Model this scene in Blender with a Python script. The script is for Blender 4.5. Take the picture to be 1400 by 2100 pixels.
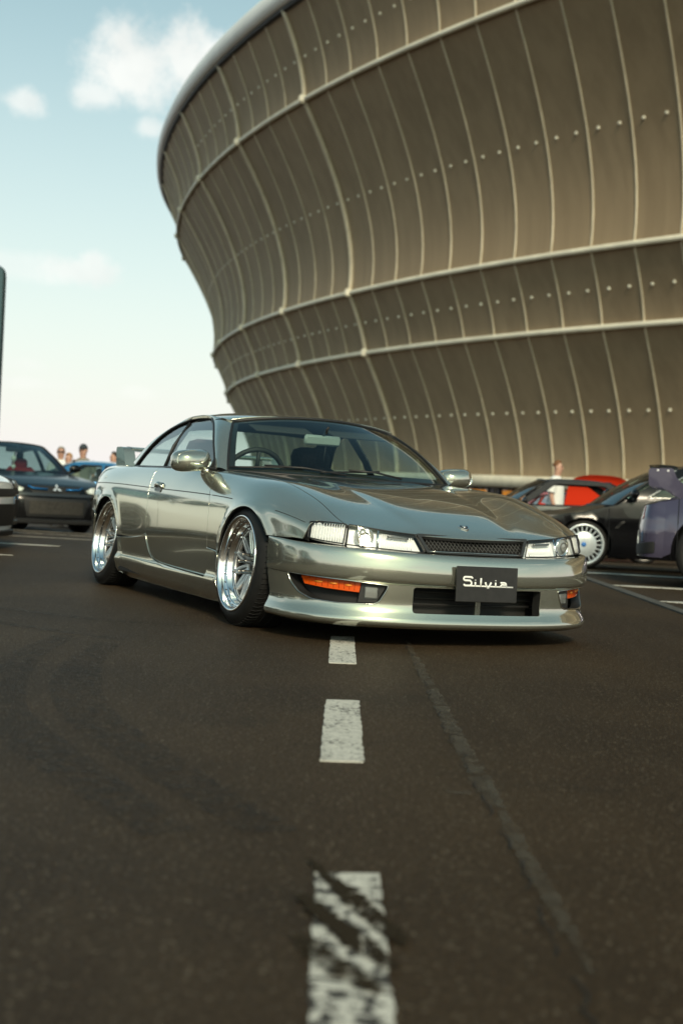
import bpy, math, random
import numpy as np
from mathutils import Vector, Matrix
from mathutils.geometry import delaunay_2d_cdt
for o in list(bpy.data.objects): bpy.data.objects.remove(o)
SC = bpy.context.scene
COL = SC.collection
R = math.radians

# ------------------------------------------------------------------ camera
H, PIT, ROL = 0.697, -0.01399, 0.0556
cam_d = bpy.data.cameras.new('camera'); cam = bpy.data.objects.new('camera', cam_d); COL.objects.link(cam)
cam_d.sensor_fit = 'HORIZONTAL'; cam_d.sensor_width = 24.0; cam_d.lens = 50.0
cam_d.clip_start = 0.05; cam_d.clip_end = 5000
_f = Vector((0, math.cos(PIT), math.sin(PIT))); _u = Vector((0, -math.sin(PIT), math.cos(PIT))); _r = Vector((1, 0, 0))
_c, _s = math.cos(ROL), math.sin(ROL)
_r2 = _r * _c + _u * _s; _u2 = _u * _c - _r * _s
cam.matrix_world = Matrix(((_r2.x, _u2.x, -_f.x, 0), (_r2.y, _u2.y, -_f.y, 0), (_r2.z, _u2.z, -_f.z, H), (0, 0, 0, 1)))
cam_d.dof.use_dof = True; cam_d.dof.focus_distance = 6.75; cam_d.dof.aperture_fstop = 2.8
SC.camera = cam

# ------------------------------------------------------------------ light
SUN_AZ, SUN_EL = R(171), R(33)          # compass angle from +Y towards +X: behind the camera, a little to the right
SKY_STRENGTH, SUN_STRENGTH = 0.105, 2.6
EXPOSURE = 0.16
world = bpy.data.worlds.new('World'); SC.world = world; world.cycles.sampling_method = 'MANUAL'; world.cycles.sample_map_resolution = 512; world.use_nodes = True
nt = world.node_tree; nt.nodes.clear()
def wn(t, **k):
    n = nt.nodes.new(t)
    for a, b in k.items(): setattr(n, a, b)
    return n
def wmath(op, a, b=None, clamp=False):
    n = wn('ShaderNodeMath', operation=op, use_clamp=clamp)
    for i, v in enumerate((a, b)):
        if v is None: continue
        if isinstance(v, (int, float)): n.inputs[i].default_value = v
        else: nt.links.new(v, n.inputs[i])
    return n.outputs[0]
def wstep(v, lo, hi):
    n = wn('ShaderNodeMapRange', interpolation_type='SMOOTHSTEP')
    nt.links.new(v, n.inputs[0]); n.inputs[1].default_value = lo; n.inputs[2].default_value = hi
    return n.outputs[0]
def wmix(fac, a, b):
    n = wn('ShaderNodeMix', data_type='RGBA')
    for s, v in ((n.inputs[0], fac), (n.inputs[6], a), (n.inputs[7], b)):
        if isinstance(v, (int, float)): s.default_value = v
        elif isinstance(v, tuple): s.default_value = (*v, 1)
        else: nt.links.new(v, s)
    return n.outputs[2]
sky = wn('ShaderNodeTexSky', sky_type='NISHITA', sun_disc=False, sun_elevation=SUN_EL, sun_rotation=SUN_AZ,
         altitude=120, air_density=1.0, dust_density=1.6, ozone_density=1.2)
tc = wn('ShaderNodeTexCoord'); sep = wn('ShaderNodeSeparateXYZ'); nt.links.new(tc.outputs['Generated'], sep.inputs[0])
dx, dy, dz = sep.outputs
el = wmath('MULTIPLY', wmath('ARCSINE', dz), 57.2958)
az = wmath('MULTIPLY', wmath('ARCTAN2', dx, dy), 57.2958)
# pale summer haze that thickens towards the horizon, the same all the way round
tint = wn('ShaderNodeMix', data_type='RGBA', blend_type='MULTIPLY'); tint.inputs[0].default_value = 1
nt.links.new(sky.outputs[0], tint.inputs[6]); tint.inputs[7].default_value = (1.08, 1.36, 0.99, 1)
hz = wmath('POWER', wmath('SUBTRACT', 1.0, wmath('DIVIDE', wmath('MAXIMUM', el, 0.0), 34.0, True), True), 2.0)
col = wmix(wmath('MULTIPLY', hz, 0.93), tint.outputs[2], (8.65, 8.15, 8.10))
# cumulus: puffs given by bearing and height, edges broken up by noise
def wnoise(scale, detail, rough, vec=None, w=0.0):
    n = wn('ShaderNodeTexNoise', noise_dimensions='4D'); n.inputs['W'].default_value = w
    n.inputs['Scale'].default_value = scale; n.inputs['Detail'].default_value = detail; n.inputs['Roughness'].default_value = rough
    nt.links.new(vec or tc.outputs['Generated'], n.inputs['Vector']); return n.outputs[0]
edge = wmath('ADD', wmath('SUBTRACT', wnoise(30, 7, 0.66, w=1.3), 0.5), wmath('MULTIPLY', wmath('SUBTRACT', wnoise(11, 4, 0.5, w=2.9), 0.5), 0.9))
dens = None
for a0, e0, wa, we, k in ((-9.0, 15.8, 2.5, 1.75, 1), (-7.0, 16.2, 2.3, 1.6, 1), (-9.7, 16.8, 1.3, 1.0, 1), (-10.6, 14.7, 1.5, 0.8, .8), (-5.8, 15.4, 2.0, 1.3, 1),
                          (-13.3, 14.3, 1.15, 0.7, .75), (-8.5, 13.7, 1.0, 0.6, .7), (-10.9, 8.05, 1.5, 0.6, .75), (-10.4, 8.4, 0.7, 0.65, .75), (-13.4, 8.1, 2.2, 0.6, .4), (-12.8, 4.3, 1.3, 0.35, .35), (-12.8, 3.6, 1.9, 0.35, .35), (-8.3, 3.5, 0.9, 0.3, .3)):
    d2 = wmath('ADD', wmath('POWER', wmath('ABSOLUTE', wmath('DIVIDE', wmath('SUBTRACT', az, a0), wa)), 2.0), wmath('POWER', wmath('ABSOLUTE', wmath('DIVIDE', wmath('SUBTRACT', el, e0), we)), 2.0))
    v = wmath('SUBTRACT', 1.0, wmath('SQRT', d2))
    v = wmath('MULTIPLY', wstep(wmath('ADD', v, wmath('MULTIPLY', edge, 2.3)), -0.10, 0.85), k)
    dens = v if dens is None else wmath('MAXIMUM', dens, v)
# the rest of the sky carries the same broken fair-weather cloud
flat = wn('ShaderNodeCombineXYZ')
den = wmath('ADD', wmath('MAXIMUM', dz, 0.0), 0.12)
nt.links.new(wmath('DIVIDE', dx, den), flat.inputs[0]); nt.links.new(wmath('DIVIDE', dy, den), flat.inputs[1])
gen = wstep(wnoise(1.1, 5, 0.6, flat.outputs[0], w=4.2), 0.53, 0.68)
gen = wmath('MULTIPLY', gen, wstep(wmath('ABSOLUTE', az), 15.0, 30.0))
gen = wmath('MULTIPLY', gen, wstep(el, 1.0, 9.0))
dens = wmath('MAXIMUM', dens, wmath('MULTIPLY', gen, 0.85))
shade = wmix(wstep(wnoise(17, 3, 0.55, w=7.7), 0.35, 0.65), (7.6, 7.8, 7.5), (8.8, 8.9, 8.5))
col = wmix(wmath('MULTIPLY', dens, 0.9), col, shade)
bg = wn('ShaderNodeBackground'); bg.inputs[1].default_value = SKY_STRENGTH
nt.links.new(col, bg.inputs[0]); wo = wn('ShaderNodeOutputWorld'); nt.links.new(bg.outputs[0], wo.inputs[0])

sun_d = bpy.data.lights.new('sun', 'SUN'); sun = bpy.data.objects.new('sun', sun_d); COL.objects.link(sun)
sun_d.energy = SUN_STRENGTH; sun_d.angle = R(12); sun_d.color = (1.0, 0.85, 0.64)
_sd = Vector((math.sin(SUN_AZ) * math.cos(SUN_EL), math.cos(SUN_AZ) * math.cos(SUN_EL), math.sin(SUN_EL)))
sun.rotation_euler = _sd.to_track_quat('Z', 'Y').to_euler()
vs = SC.view_settings; vs.view_transform = 'Standard'; vs.look = 'None'; vs.exposure = EXPOSURE; vs.gamma = 1.0; vs.use_curve_mapping = False
SC.cycles.use_denoising = True
SC.cycles.max_bounces = 7; SC.cycles.diffuse_bounces = 3; SC.cycles.glossy_bounces = 4; SC.cycles.transparent_max_bounces = 16
SC.cycles.sample_clamp_indirect = 6.0

# ------------------------------------------------------------------ materials
MATS = {}
def mat(name, color=(.5, .5, .5), rough=.5, metal=0.0, **k):
    if name in MATS: return MATS[name]
    m = bpy.data.materials.new(name); m.use_nodes = True; MATS[name] = m
    b = m.node_tree.nodes['Principled BSDF']
    b.inputs['Base Color'].default_value = (*color, 1); b.inputs['Roughness'].default_value = rough; b.inputs['Metallic'].default_value = metal
    for a, v in k.items():
        i_ = b.inputs[a.replace('_', ' ')]; i_.default_value = v if not isinstance(v, tuple) or len(i_.default_value) == len(v) else (*v, 1)
    return m
class NT:
    """small helper to write node graphs"""
    def __init__(s, m): s.m = m; s.t = m.node_tree; s.b = s.t.nodes.get('Principled BSDF'); s.tc = s.t.nodes.new('ShaderNodeTexCoord')
    def link(s, a, b): s.t.links.new(a, b)
    def n(s, t, ins=None, **k):
        x = s.t.nodes.new(t)
        for a, v in k.items(): setattr(x, a, v)
        for a, v in (ins or {}).items():
            if isinstance(v, (int, float)): x.inputs[a].default_value = v
            elif isinstance(v, tuple): x.inputs[a].default_value = v if len(v) == len(x.inputs[a].default_value) else (*v, 1)
            else: s.link(v, x.inputs[a])
        return x
    def noise(s, scale, detail=4, rough=.55, vec=None, sc3=None):
        v = vec or s.tc.outputs['Object']
        if sc3: v = s.n('ShaderNodeMapping', {0: v, 3: sc3}).outputs[0]
        return s.n('ShaderNodeTexNoise', {'Vector': v, 'Scale': scale, 'Detail': detail, 'Roughness': rough}).outputs[0]
    def ramp(s, f, lo, hi, a=0.0, b=1.0, smooth=True):
        return s.n('ShaderNodeMapRange', {0: f, 1: lo, 2: hi, 3: a, 4: b}, interpolation_type='SMOOTHSTEP' if smooth else 'LINEAR').outputs[0]
    def mix(s, f, a, b, mode='MIX'):
        return s.n('ShaderNodeMix', {0: f, 6: a, 7: b}, data_type='RGBA', blend_type=mode).outputs[2]
    def math(s, op, a, b=0.0): return s.n('ShaderNodeMath', {0: a, 1: b}, operation=op).outputs[0]
    def bump(s, h, dist, strength=1.0):
        return s.n('ShaderNodeBump', {'Height': h, 'Distance': dist, 'Strength': strength}).outputs[0]
def grain(m, col, var=.25, scale=8, rvar=0.0, bump=0.0, bscale=200):
    """uneven colour and fine relief on a plain material"""
    g = NT(m); f = g.noise(scale, 6, .6)
    c = g.mix(g.ramp(f, .3, .7), tuple(x * (1 - var) for x in col), tuple(min(1, x * (1 + var)) for x in col))
    g.link(c, g.b.inputs['Base Color'])
    if rvar:
        r0 = g.b.inputs['Roughness'].default_value
        g.link(g.ramp(g.noise(scale * 2.3, 5), .3, .7, max(.02, r0 - rvar), min(1, r0 + rvar)), g.b.inputs['Roughness'])
    if bump: g.link(g.bump(g.noise(bscale, 4), bump), g.b.inputs['Normal'])
    return m
def glass(name, tint, rough=0.0, fres=1.5):
    """thin pane: tinted see-through with a mirror-like Fresnel reflection"""
    if name in MATS: return MATS[name]
    m = bpy.data.materials.new(name); m.use_nodes = True; MATS[name] = m
    t = m.node_tree; t.nodes.clear(); n = t.nodes.new
    tr = n('ShaderNodeBsdfTransparent'); tr.inputs[0].default_value = (*tint, 1)
    gl = n('ShaderNodeBsdfGlossy'); gl.inputs['Roughness'].default_value = rough
    # two-sided pane: the same reflection from inside as from outside, counting both faces of the glass
    geo = n('ShaderNodeNewGeometry'); ir = n('ShaderNodeMapRange'); t.links.new(geo.outputs['Backfacing'], ir.inputs[0]); ir.inputs[3].default_value = fres; ir.inputs[4].default_value = 1 / fres
    fr = n('ShaderNodeFresnel'); t.links.new(ir.outputs[0], fr.inputs[0])
    def mth(op, x, y):
        k = n('ShaderNodeMath'); k.operation = op
        for i, v in enumerate((x, y)):
            if isinstance(v, (int, float)): k.inputs[i].default_value = v
            else: t.links.new(v, k.inputs[i])
        return k.outputs[0]
    r2 = mth('DIVIDE', mth('MULTIPLY', fr.outputs[0], 2.0), mth('ADD', fr.outputs[0], 1.0))
    mx = n('ShaderNodeMixShader'); o = n('ShaderNodeOutputMaterial')
    t.links.new(r2, mx.inputs[0]); t.links.new(tr.outputs[0], mx.inputs[1]); t.links.new(gl.outputs[0], mx.inputs[2]); t.links.new(mx.outputs[0], o.inputs[0])
    return m

# ------------------------------------------------------------------ mesh helpers
def link(o, parent=None):
    COL.objects.link(o)
    if parent is not None: o.parent = parent
    return o
def mesh_obj(name, V, Fc, m, parent=None, N=None, smooth=True, mats=None, fm=None):
    me = bpy.data.meshes.new(name)
    me.from_pydata([tuple(map(float, v)) for v in V], [], [tuple(map(int, f)) for f in Fc])
    for x in (mats or [m]): me.materials.append(x)
    if fm is not None: me.polygons.foreach_set('material_index', np.asarray(fm, dtype=np.int32))
    me.polygons.foreach_set('use_smooth', [smooth] * len(me.polygons))
    me.update()
    if N is not None:
        me.normals_split_custom_set_from_vertices([tuple(map(float, n)) for n in N])
    o = bpy.data.objects.new(name, me)
    return link(o, parent)
def empty(name, loc=(0, 0, 0), rz=0.0, label=None, cat=None, group=None):
    o = bpy.data.objects.new(name, None); o.empty_display_size = .2; COL.objects.link(o)
    o.location = loc; o.rotation_euler = (0, 0, rz)
    return tag(o, label, cat, group)
def tag(o, label=None, cat=None, group=None, kind=None):
    for k, v in (('label', label), ('category', cat), ('group', group), ('kind', kind)):
        if v: o[k] = v
    return o
class MB:
    """collects shapes into one mesh"""
    def __init__(s): s.V = []; s.F = []
    def add(s, V, F):
        k = len(s.V); s.V += [tuple(v) for v in V]; s.F += [tuple(i + k for i in f) for f in F]; return s
    def box(s, c, d, rot=None, bev=0.0):
        d = np.array(d, float) / 2; c = np.array(c, float)
        b = min(bev, *(d * .95))
        P = []
        if b <= 0:
            P = [np.array((x, y, z)) * d for x in (-1, 1) for y in (-1, 1) for z in (-1, 1)]
            Fc = [(0, 1, 3, 2), (4, 6, 7, 5), (0, 4, 5, 1), (2, 3, 7, 6), (0, 2, 6, 4), (1, 5, 7, 3)]
        else:
            # chamfered box: 24 corners
            idx = {}; Fc = []
            for x in (-1, 1):
                for y in (-1, 1):
                    for z in (-1, 1):
                        for ax in range(3):
                            p = np.array((x, y, z), float) * (d - b); p[ax] = (x, y, z)[ax] * d[ax]
                            idx[(x, y, z, ax)] = len(P); P.append(p)
            def q(*k): Fc.append(tuple(idx[i] for i in k))
            for ax in range(3):
                o1, o2 = [(1, 2), (2, 0), (0, 1)][ax]
                for sgn in (-1, 1):
                    ks = []
                    for a, bb in ((-1, -1), (1, -1), (1, 1), (-1, 1)):
                        k = [0, 0, 0]; k[ax] = sgn; k[o1] = a; k[o2] = bb; ks.append((*k, ax))
                    q(*(ks if sgn > 0 else ks[::-1]))
                for a in (-1, 1):
                    for bb in (-1, 1):
                        k1 = [0, 0, 0]; k1[o1] = a; k1[o2] = bb; k2 = list(k1); k1[ax] = -1; k2[ax] = 1
                        ks = [(*k1, o1), (*k2, o1), (*k2, o2), (*k1, o2)]
                        q(*(ks if a * bb < 0 else ks[::-1]))
            for x in (-1, 1):
                for y in (-1, 1):
                    for z in (-1, 1):
                        ks = [(x, y, z, 0), (x, y, z, 1), (x, y, z, 2)]
                        q(*(ks if x * y * z > 0 else ks[::-1]))
        P = np.array(P)
        if rot is not None: P = P @ np.array(rot.to_3x3() if hasattr(rot, 'to_3x3') else rot).T
        return s.add(P + c, Fc)
    def tube(s, pts, r, n=8, closed=False, caps=True):
        pts = [np.array(p, float) for p in pts]; m = len(pts)
        rr = r if hasattr(r, '__len__') else [r] * m
        V = []; Fc = []; up = None
        for i, p in enumerate(pts):
            a = pts[(i - 1) % m] if closed or i > 0 else p; b = pts[(i + 1) % m] if closed or i < m - 1 else p
            t = b - a; t = t / (np.linalg.norm(t) + 1e-12)
            if up is None: up = np.cross(t, (0, 0, 1.0)) if abs(t[2]) < .9 else np.cross(t, (1.0, 0, 0))
            up = up - t * (up @ t); up = up / (np.linalg.norm(up) + 1e-12); w = np.cross(t, up)
            for k in range(n):
                th = 2 * math.pi * k / n; V.append(p + (up * math.cos(th) + w * math.sin(th)) * rr[i])
        L = m if closed else m - 1
        for i in range(L):
            for k in range(n):
                a = i * n + k; b = i * n + (k + 1) % n; c = ((i + 1) % m) * n + (k + 1) % n; d = ((i + 1) % m) * n + k
                Fc.append((a, b, c, d))
        if caps and not closed:
            Fc.append(tuple(range(n))[::-1]); Fc.append(tuple(range((m - 1) * n, m * n)))
        return s.add(V, Fc)
    def grid(s, P, closed_u=False, closed_v=False, flip=False):
        P = np.asarray(P, float); nu, nv = P.shape[:2]; Fc = []
        for i in range(nu if closed_u else nu - 1):
            for j in range(nv if closed_v else nv - 1):
                a, b, c, d = i * nv + j, i * nv + (j + 1) % nv, ((i + 1) % nu) * nv + (j + 1) % nv, ((i + 1) % nu) * nv + j
                Fc.append((a, d, c, b) if flip else (a, b, c, d))
        return s.add(P.reshape(-1, 3), Fc)
    def lathe(s, prof, n=48, axis='Y', cap=False):
        """prof: (radius, position along the axis)"""
        th = np.linspace(0, 2 * math.pi, n, endpoint=False); P = np.zeros((len(prof), n, 3))
        for i, (r, a) in enumerate(prof):
            c, q = r * np.cos(th), r * np.sin(th)
            if axis == 'Y': P[i] = np.stack([c, np.full(n, a), q], -1)
            elif axis == 'X': P[i] = np.stack([np.full(n, a), c, q], -1)
            else: P[i] = np.stack([c, q, np.full(n, a)], -1)
        return s.grid(P, closed_v=True)
    def prism(s, poly, a, b, axis='Y'):
        """poly in the two other axes, pushed from a to b"""
        n = len(poly); V = []
        for t in (a, b):
            for p in poly:
                V.append({'Y': (p[0], t, p[1]), 'X': (t, p[0], p[1]), 'Z': (p[0], p[1], t)}[axis])
        Fc = [tuple(range(n))[::-1], tuple(range(n, 2 * n))] + [(i, (i + 1) % n, n + (i + 1) % n, n + i) for i in range(n)]
        return s.add(V, Fc)
    def xf(s, M):
        M = np.array(M); V = np.array(s.V); s.V = [tuple(v) for v in V @ M[:3, :3].T + M[:3, 3]]; return s
    def build(s, name, m, parent=None, smooth=False, sharp=None, kind=None):
        o = mesh_obj(name, s.V, s.F, m, parent, smooth=smooth or sharp is not None)
        if sharp is not None: sharp_angle(o, sharp)
        if kind: o['kind'] = kind
        return o
def sharp_angle(o, deg):
    import bmesh
    bm = bmesh.new(); bm.from_mesh(o.data); bmesh.ops.recalc_face_normals(bm, faces=bm.faces)
    for e in bm.edges:
        if len(e.link_faces) == 2 and e.calc_face_angle(0) > R(deg): e.smooth = False
    bm.to_mesh(o.data); bm.free()
def spline(xs, ys):
    """natural cubic through (xs, ys), straight beyond the ends"""
    o = np.argsort(xs); x = np.array(xs, float)[o]; y = np.array(ys, float)[o]; n = len(x); h = np.diff(x)
    A = np.zeros((n, n)); b = np.zeros(n); A[0, 0] = A[-1, -1] = 1
    for i in range(1, n - 1):
        A[i, i - 1] = h[i - 1]; A[i, i] = 2 * (h[i - 1] + h[i]); A[i, i + 1] = h[i]
        b[i] = 3 * ((y[i + 1] - y[i]) / h[i] - (y[i] - y[i - 1]) / h[i - 1])
    c = np.linalg.solve(A, b); d = (c[1:] - c[:-1]) / (3 * h); bb = (y[1:] - y[:-1]) / h - h * (2 * c[:-1] + c[1:]) / 3
    def f(q):
        q = np.asarray(q, float); i = np.clip(np.searchsorted(x, q) - 1, 0, n - 2); t = q - x[i]
        v = y[i] + bb[i] * t + c[i] * t ** 2 + d[i] * t ** 3
        e = bb[-1] + 2 * c[-2] * h[-1] + 3 * d[-1] * h[-1] ** 2
        v = np.where(q < x[0], y[0] + bb[0] * (q - x[0]), v)
        return np.where(q > x[-1], y[-1] + e * (q - x[-1]), v)
    return f
def sp(*pairs): return spline([p[0] for p in pairs], [p[1] for p in pairs])
def crspline(pts, n=8, closed=False):
    """points along a Catmull-Rom curve"""
    P = [np.array(p, float) for p in pts]; m = len(P); out = []
    for i in range(m if closed else m - 1):
        p1, p2 = P[i], P[(i + 1) % m]
        p0 = P[(i - 1) % m] if closed or i > 0 else 2 * p1 - p2
        p3 = P[(i + 2) % m] if closed or i < m - 2 else 2 * p2 - p1
        for k in range(n):
            t = k / n
            out.append(.5 * ((2 * p1) + (-p0 + p2) * t + (2 * p0 - 5 * p1 + 4 * p2 - p3) * t * t + (-p0 + 3 * p1 - 3 * p2 + p3) * t ** 3))
    if not closed: out.append(P[-1])
    return out
def rpoly(pts, r, n=5):
    """polygon with rounded corners; r one number or one per corner"""
    P = [np.array(p, float) for p in pts]; m = len(P); out = []
    for i in range(m):
        ri = r[i] if hasattr(r, '__len__') else r
        a, p, b = P[i - 1], P[i], P[(i + 1) % m]
        if ri <= 0: out.append(p); continue
        la, lb = np.linalg.norm(a - p), np.linalg.norm(b - p)
        q = min(ri, la * .48, lb * .48); pa = p + (a - p) / la * q; pb = p + (b - p) / lb * q
        for k in range(n + 1):
            t = k / n; out.append((1 - t) ** 2 * pa + 2 * t * (1 - t) * p + t * t * pb)
    return out
def dense(poly, step, closed=True):
    out = []; m = len(poly)
    for i in range(m if closed else m - 1):
        a, b = np.array(poly[i], float), np.array(poly[(i + 1) % m], float); k = max(1, int(math.ceil(np.linalg.norm(b - a) / step)))
        out += [a + (b - a) * j / k for j in range(k)]
    if not closed: out.append(np.array(poly[-1], float))
    return out
def pip(P, poly):
    P = np.asarray(P, float); poly = np.asarray(poly, float); x, y = P[:, 0], P[:, 1]; ins = np.zeros(len(P), bool); j = len(poly) - 1
    for i in range(len(poly)):
        xi, yi = poly[i]; xj, yj = poly[j]
        c = ((yi > y) != (yj > y)) & (x < (xj - xi) * (y - yi) / (yj - yi + 1e-15) + xi); ins ^= c; j = i
    return ins
def trim(outer, holes=(), step=.03, estep=None):
    """triangulate a flat region with an even interior; returns points, triangles, loops of point ids"""
    es = estep or step
    loops = [np.array(dense(l, es)) for l in [outer, *holes]]
    lo, hi = loops[0].min(0), loops[0].max(0)
    g = np.stack(np.meshgrid(np.arange(lo[0] + step * .5, hi[0], step), np.arange(lo[1] + step * .5, hi[1], step), indexing='ij'), -1).reshape(-1, 2)
    if len(g):
        k = pip(g, loops[0])
        for h in loops[1:]: k &= ~pip(g, h)
        g = g[k]
        B = np.concatenate(loops)
        if len(g):
            keep = np.ones(len(g), bool)
            for i in range(0, len(g), 2000):
                d = ((g[i:i + 2000, None, :] - B[None]) ** 2).sum(-1).min(1); keep[i:i + 2000] = d > (step * .45) ** 2
            g = g[keep]
    pts = np.concatenate(loops + ([g] if len(g) else []))
    edges = []; ids = []; k = 0
    for l in loops:
        n = len(l); edges += [(k + i, k + (i + 1) % n) for i in range(n)]; ids.append(list(range(k, k + n))); k += n
    r = delaunay_2d_cdt([Vector(p) for p in pts], edges, [], 0, 1e-7)
    V = np.array([tuple(v) for v in r[0]]); T = [tuple(f) for f in r[2]]
    back = {}
    for i, orig in enumerate(r[3]):
        for o in orig: back[o] = i
    loops_i = [[back[i] for i in l] for l in ids]
    cen = np.array([V[list(t)].mean(0) for t in T]); k = pip(cen, loops[0])
    for h in loops[1:]: k &= ~pip(cen, h)
    T = [t for t, a in zip(T, k) if a]
    # counter-clockwise
    T = [t if (V[t[1]][0] - V[t[0]][0]) * (V[t[2]][1] - V[t[0]][1]) - (V[t[1]][1] - V[t[0]][1]) * (V[t[2]][0] - V[t[0]][0]) > 0 else t[::-1] for t in T]
    return V, T, loops_i
def panel(name, fmap, outer, m, parent, holes=(), step=.03, estep=None, thick=.012, off=0.0, roll=.003, mats=None, rim=None):
    """sheet cut from the surface fmap((n,2)) -> points, normals, with a turned-in edge all round"""
    V, T, loops = trim(outer, holes, step, estep)
    P, N = fmap(V); P = P + N * off
    # make triangles agree with the normals
    a, b, c = (P[[t[i] for t in T]] for i in range(3)); s = (np.cross(b - a, c - a) * N[[t[0] for t in T]]).sum(-1).sum()
    if s < 0: T = [t[::-1] for t in T]
    VV = list(P); NN = list(N); FF = list(T); FM = [0] * len(T)
    for li, l in enumerate(loops):
        n = len(l); Q = P[l]; tang = np.roll(Q, -1, 0) - np.roll(Q, 1, 0); tang /= np.linalg.norm(tang, axis=1)[:, None] + 1e-12
        side = np.cross(tang, N[l])
        # outward: away from the sheet
        A = V[l]; area = (A[:, 0] * np.roll(A[:, 1], -1) - np.roll(A[:, 0], -1) * A[:, 1]).sum()
        d = side; 
        w0 = (np.cross(np.array(b[0] - a[0]), np.array(c[0] - a[0])) @ N[T[0][0]])
        # test orientation with one triangle that touches the loop
        st = set(l); sg = None
        for t in T:
            e = [i for i in t if i in st]; r_ = [i for i in t if i not in st]
            if len(e) == 2 and len(r_) == 1:
                i0 = l.index(e[0]); sg = -np.sign(side[i0] @ (P[r_[0]] - P[e[0]]))
                if abs(side[i0] @ (P[r_[0]] - P[e[0]])) > 1e-5: break
        d = side * (sg if sg else 1.0)
        k = len(VV)
        VV += list(Q); NN += list(d * .7 + N[l] * .7)
        VV += list(Q + d * roll - N[l] * roll); NN += list(d)
        VV += list(Q + d * roll - N[l] * thick); NN += list(d)
        for i in range(n):
            j = (i + 1) % n
            for r0, r1, dk in ((k, k + n, 0), (k + n, k + 2 * n, 1)):
                FF.append((r0 + i, r0 + j, r1 + j, r1 + i)); FM.append(dk)
    N2 = np.array(NN); N2 /= np.linalg.norm(N2, axis=1)[:, None] + 1e-12
    # orient rim quads along their normals
    VA = np.array(VV)
    for q in range(len(T), len(FF)):
        f = FF[q]; g = np.cross(VA[f[1]] - VA[f[0]], VA[f[2]] - VA[f[0]])
        if g @ (N2[f[0]] + N2[f[2]]) < 0: FF[q] = f[::-1]
    # the turned-in flange is coloured dark to put shade into gaps and openings
    dark = rim is not None
    return mesh_obj(name, VV, FF, m, parent, N=N2, mats=[m, rim] if dark else mats, fm=FM if dark else None)
def fd(f, e=1e-4):
    """surface with normals by differences; f((n,2)) -> (n,3)"""
    def g(Q):
        Q = np.asarray(Q, float); P = f(Q); a = f(Q + (e, 0)) - f(Q - (e, 0)); b = f(Q + (0, e)) - f(Q - (0, e))
        n = np.cross(a, b); return P, n / (np.linalg.norm(n, axis=1)[:, None] + 1e-15)
    return g
def flip(f):
    def g(Q): P, N = f(Q); return P, -N
    return g
def mirror_y(f):
    def g(Q): P, N = f(Q); return P * (1, -1, 1), N * (1, -1, 1)
    return g
# ------------------------------------------------------------------ ground
def asphalt_mat():
    m = mat('asphalt', (.04, .036, .03), .62); g = NT(m); P = g.tc.outputs['Object']
    fine = g.noise(520, 3, .6); mid = g.noise(105, 5, .65); big = g.noise(.45, 8, .62); streak = g.noise(1.2, 5, .6, sc3=(3.2, .25, 1))
    vor = g.n('ShaderNodeTexVoronoi', {'Vector': P, 'Scale': 190.0}).outputs['Distance']
    stone = g.n('ShaderNodeTexVoronoi', {'Vector': P, 'Scale': 105.0}); cs = g.n('ShaderNodeSeparateColor', {0: stone.outputs['Color']}).outputs[0]
    c = g.mix(g.ramp(big, .38, .62), (.033, .0205, .0105), (.060, .0380, .0190))
    c = g.mix(g.math('MULTIPLY', g.ramp(streak, .5, .72), .45), c, (.068, .048, .028))
    c = g.mix(g.math('MULTIPLY', g.ramp(mid, .44, .58), .75), c, (.024, .0150, .0075))
    c = g.mix(g.math('MULTIPLY', g.ramp(g.noise(1.6, 6, .7), .56, .66), .5), c, (.022, .0145, .008))
    c = g.mix(g.math('MULTIPLY', g.ramp(g.noise(48, 4, .7), .50, .66), .5), c, (.090, .060, .034))
    c = g.mix(g.ramp(fine, .45, .75, 0, .5), c, (.085, .062, .038))
    c = g.mix(g.math('MULTIPLY', g.ramp(cs, .86, .92), g.ramp(stone.outputs['Distance'], .5, .2)), c, (.19, .155, .11))
    g.link(c, g.b.inputs['Base Color'])
    g.link(g.ramp(mid, .3, .7, .5, .72), g.b.inputs['Roughness']); g.b.inputs['Specular IOR Level'].default_value = .14
    h = g.math('ADD', g.math('MULTIPLY', vor, .7), g.math('MULTIPLY', fine, .4))
    g.link(g.bump(h, .006, 1.0), g.b.inputs['Normal'])
    return m
ASPH = asphalt_mat()
def gz(y):
    """the lot falls away gently behind the first bays"""
    t = min(max((y - 15.5) / 18.5, 0), 1); return -.45 * (t if t > .12 else t * t / .12 * .5 + t * .5 * 0 + 0) if False else -.45 * (t * t * (3 - 2 * t) * .25 + t * .75)
_ys = [-900, -200, -50, 0, 10, 15.5] + [15.5 + i for i in range(1, 19)] + [40, 80, 200, 900]
_xs = [-900, -200, -60, -20, 0, 20, 60, 200, 900]
ground = MB().grid(np.array([[(x, y, gz(y)) for y in _ys] for x in _xs]), flip=True).build('parking_lot', ASPH, smooth=True)
tag(ground, kind='structure')
def worn_paint(name, col, holes=.5, under=(.035, .03, .025), scale=70):
    m = mat(name, col, .7); g = NT(m)
    a = g.noise(scale, 6, .7); b = g.noise(6, 4, .6); f2 = g.noise(230, 3, .6)
    w = g.math('ADD', a, g.math('MULTIPLY', g.math('SUBTRACT', b, .5), .35))
    c = g.mix(g.ramp(g.noise(25, 4), .3, .7), tuple(x * .82 for x in col), col)
    c = g.mix(g.ramp(w, .30 + .16 * holes, .34 + .16 * holes, 1, 0), c, under)
    c = g.mix(g.ramp(f2, .58, .70, 0, .55), c, under)
    g.link(c, g.b.inputs['Base Color']); g.link(g.bump(a, .003), g.b.inputs['Normal'])
    return m
WHITE = worn_paint('road_paint', (.62, .60, .53), .62)
WHITE2 = worn_paint('road_paint_near', (.62, .60, .53), 1.0, scale=34)
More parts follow.
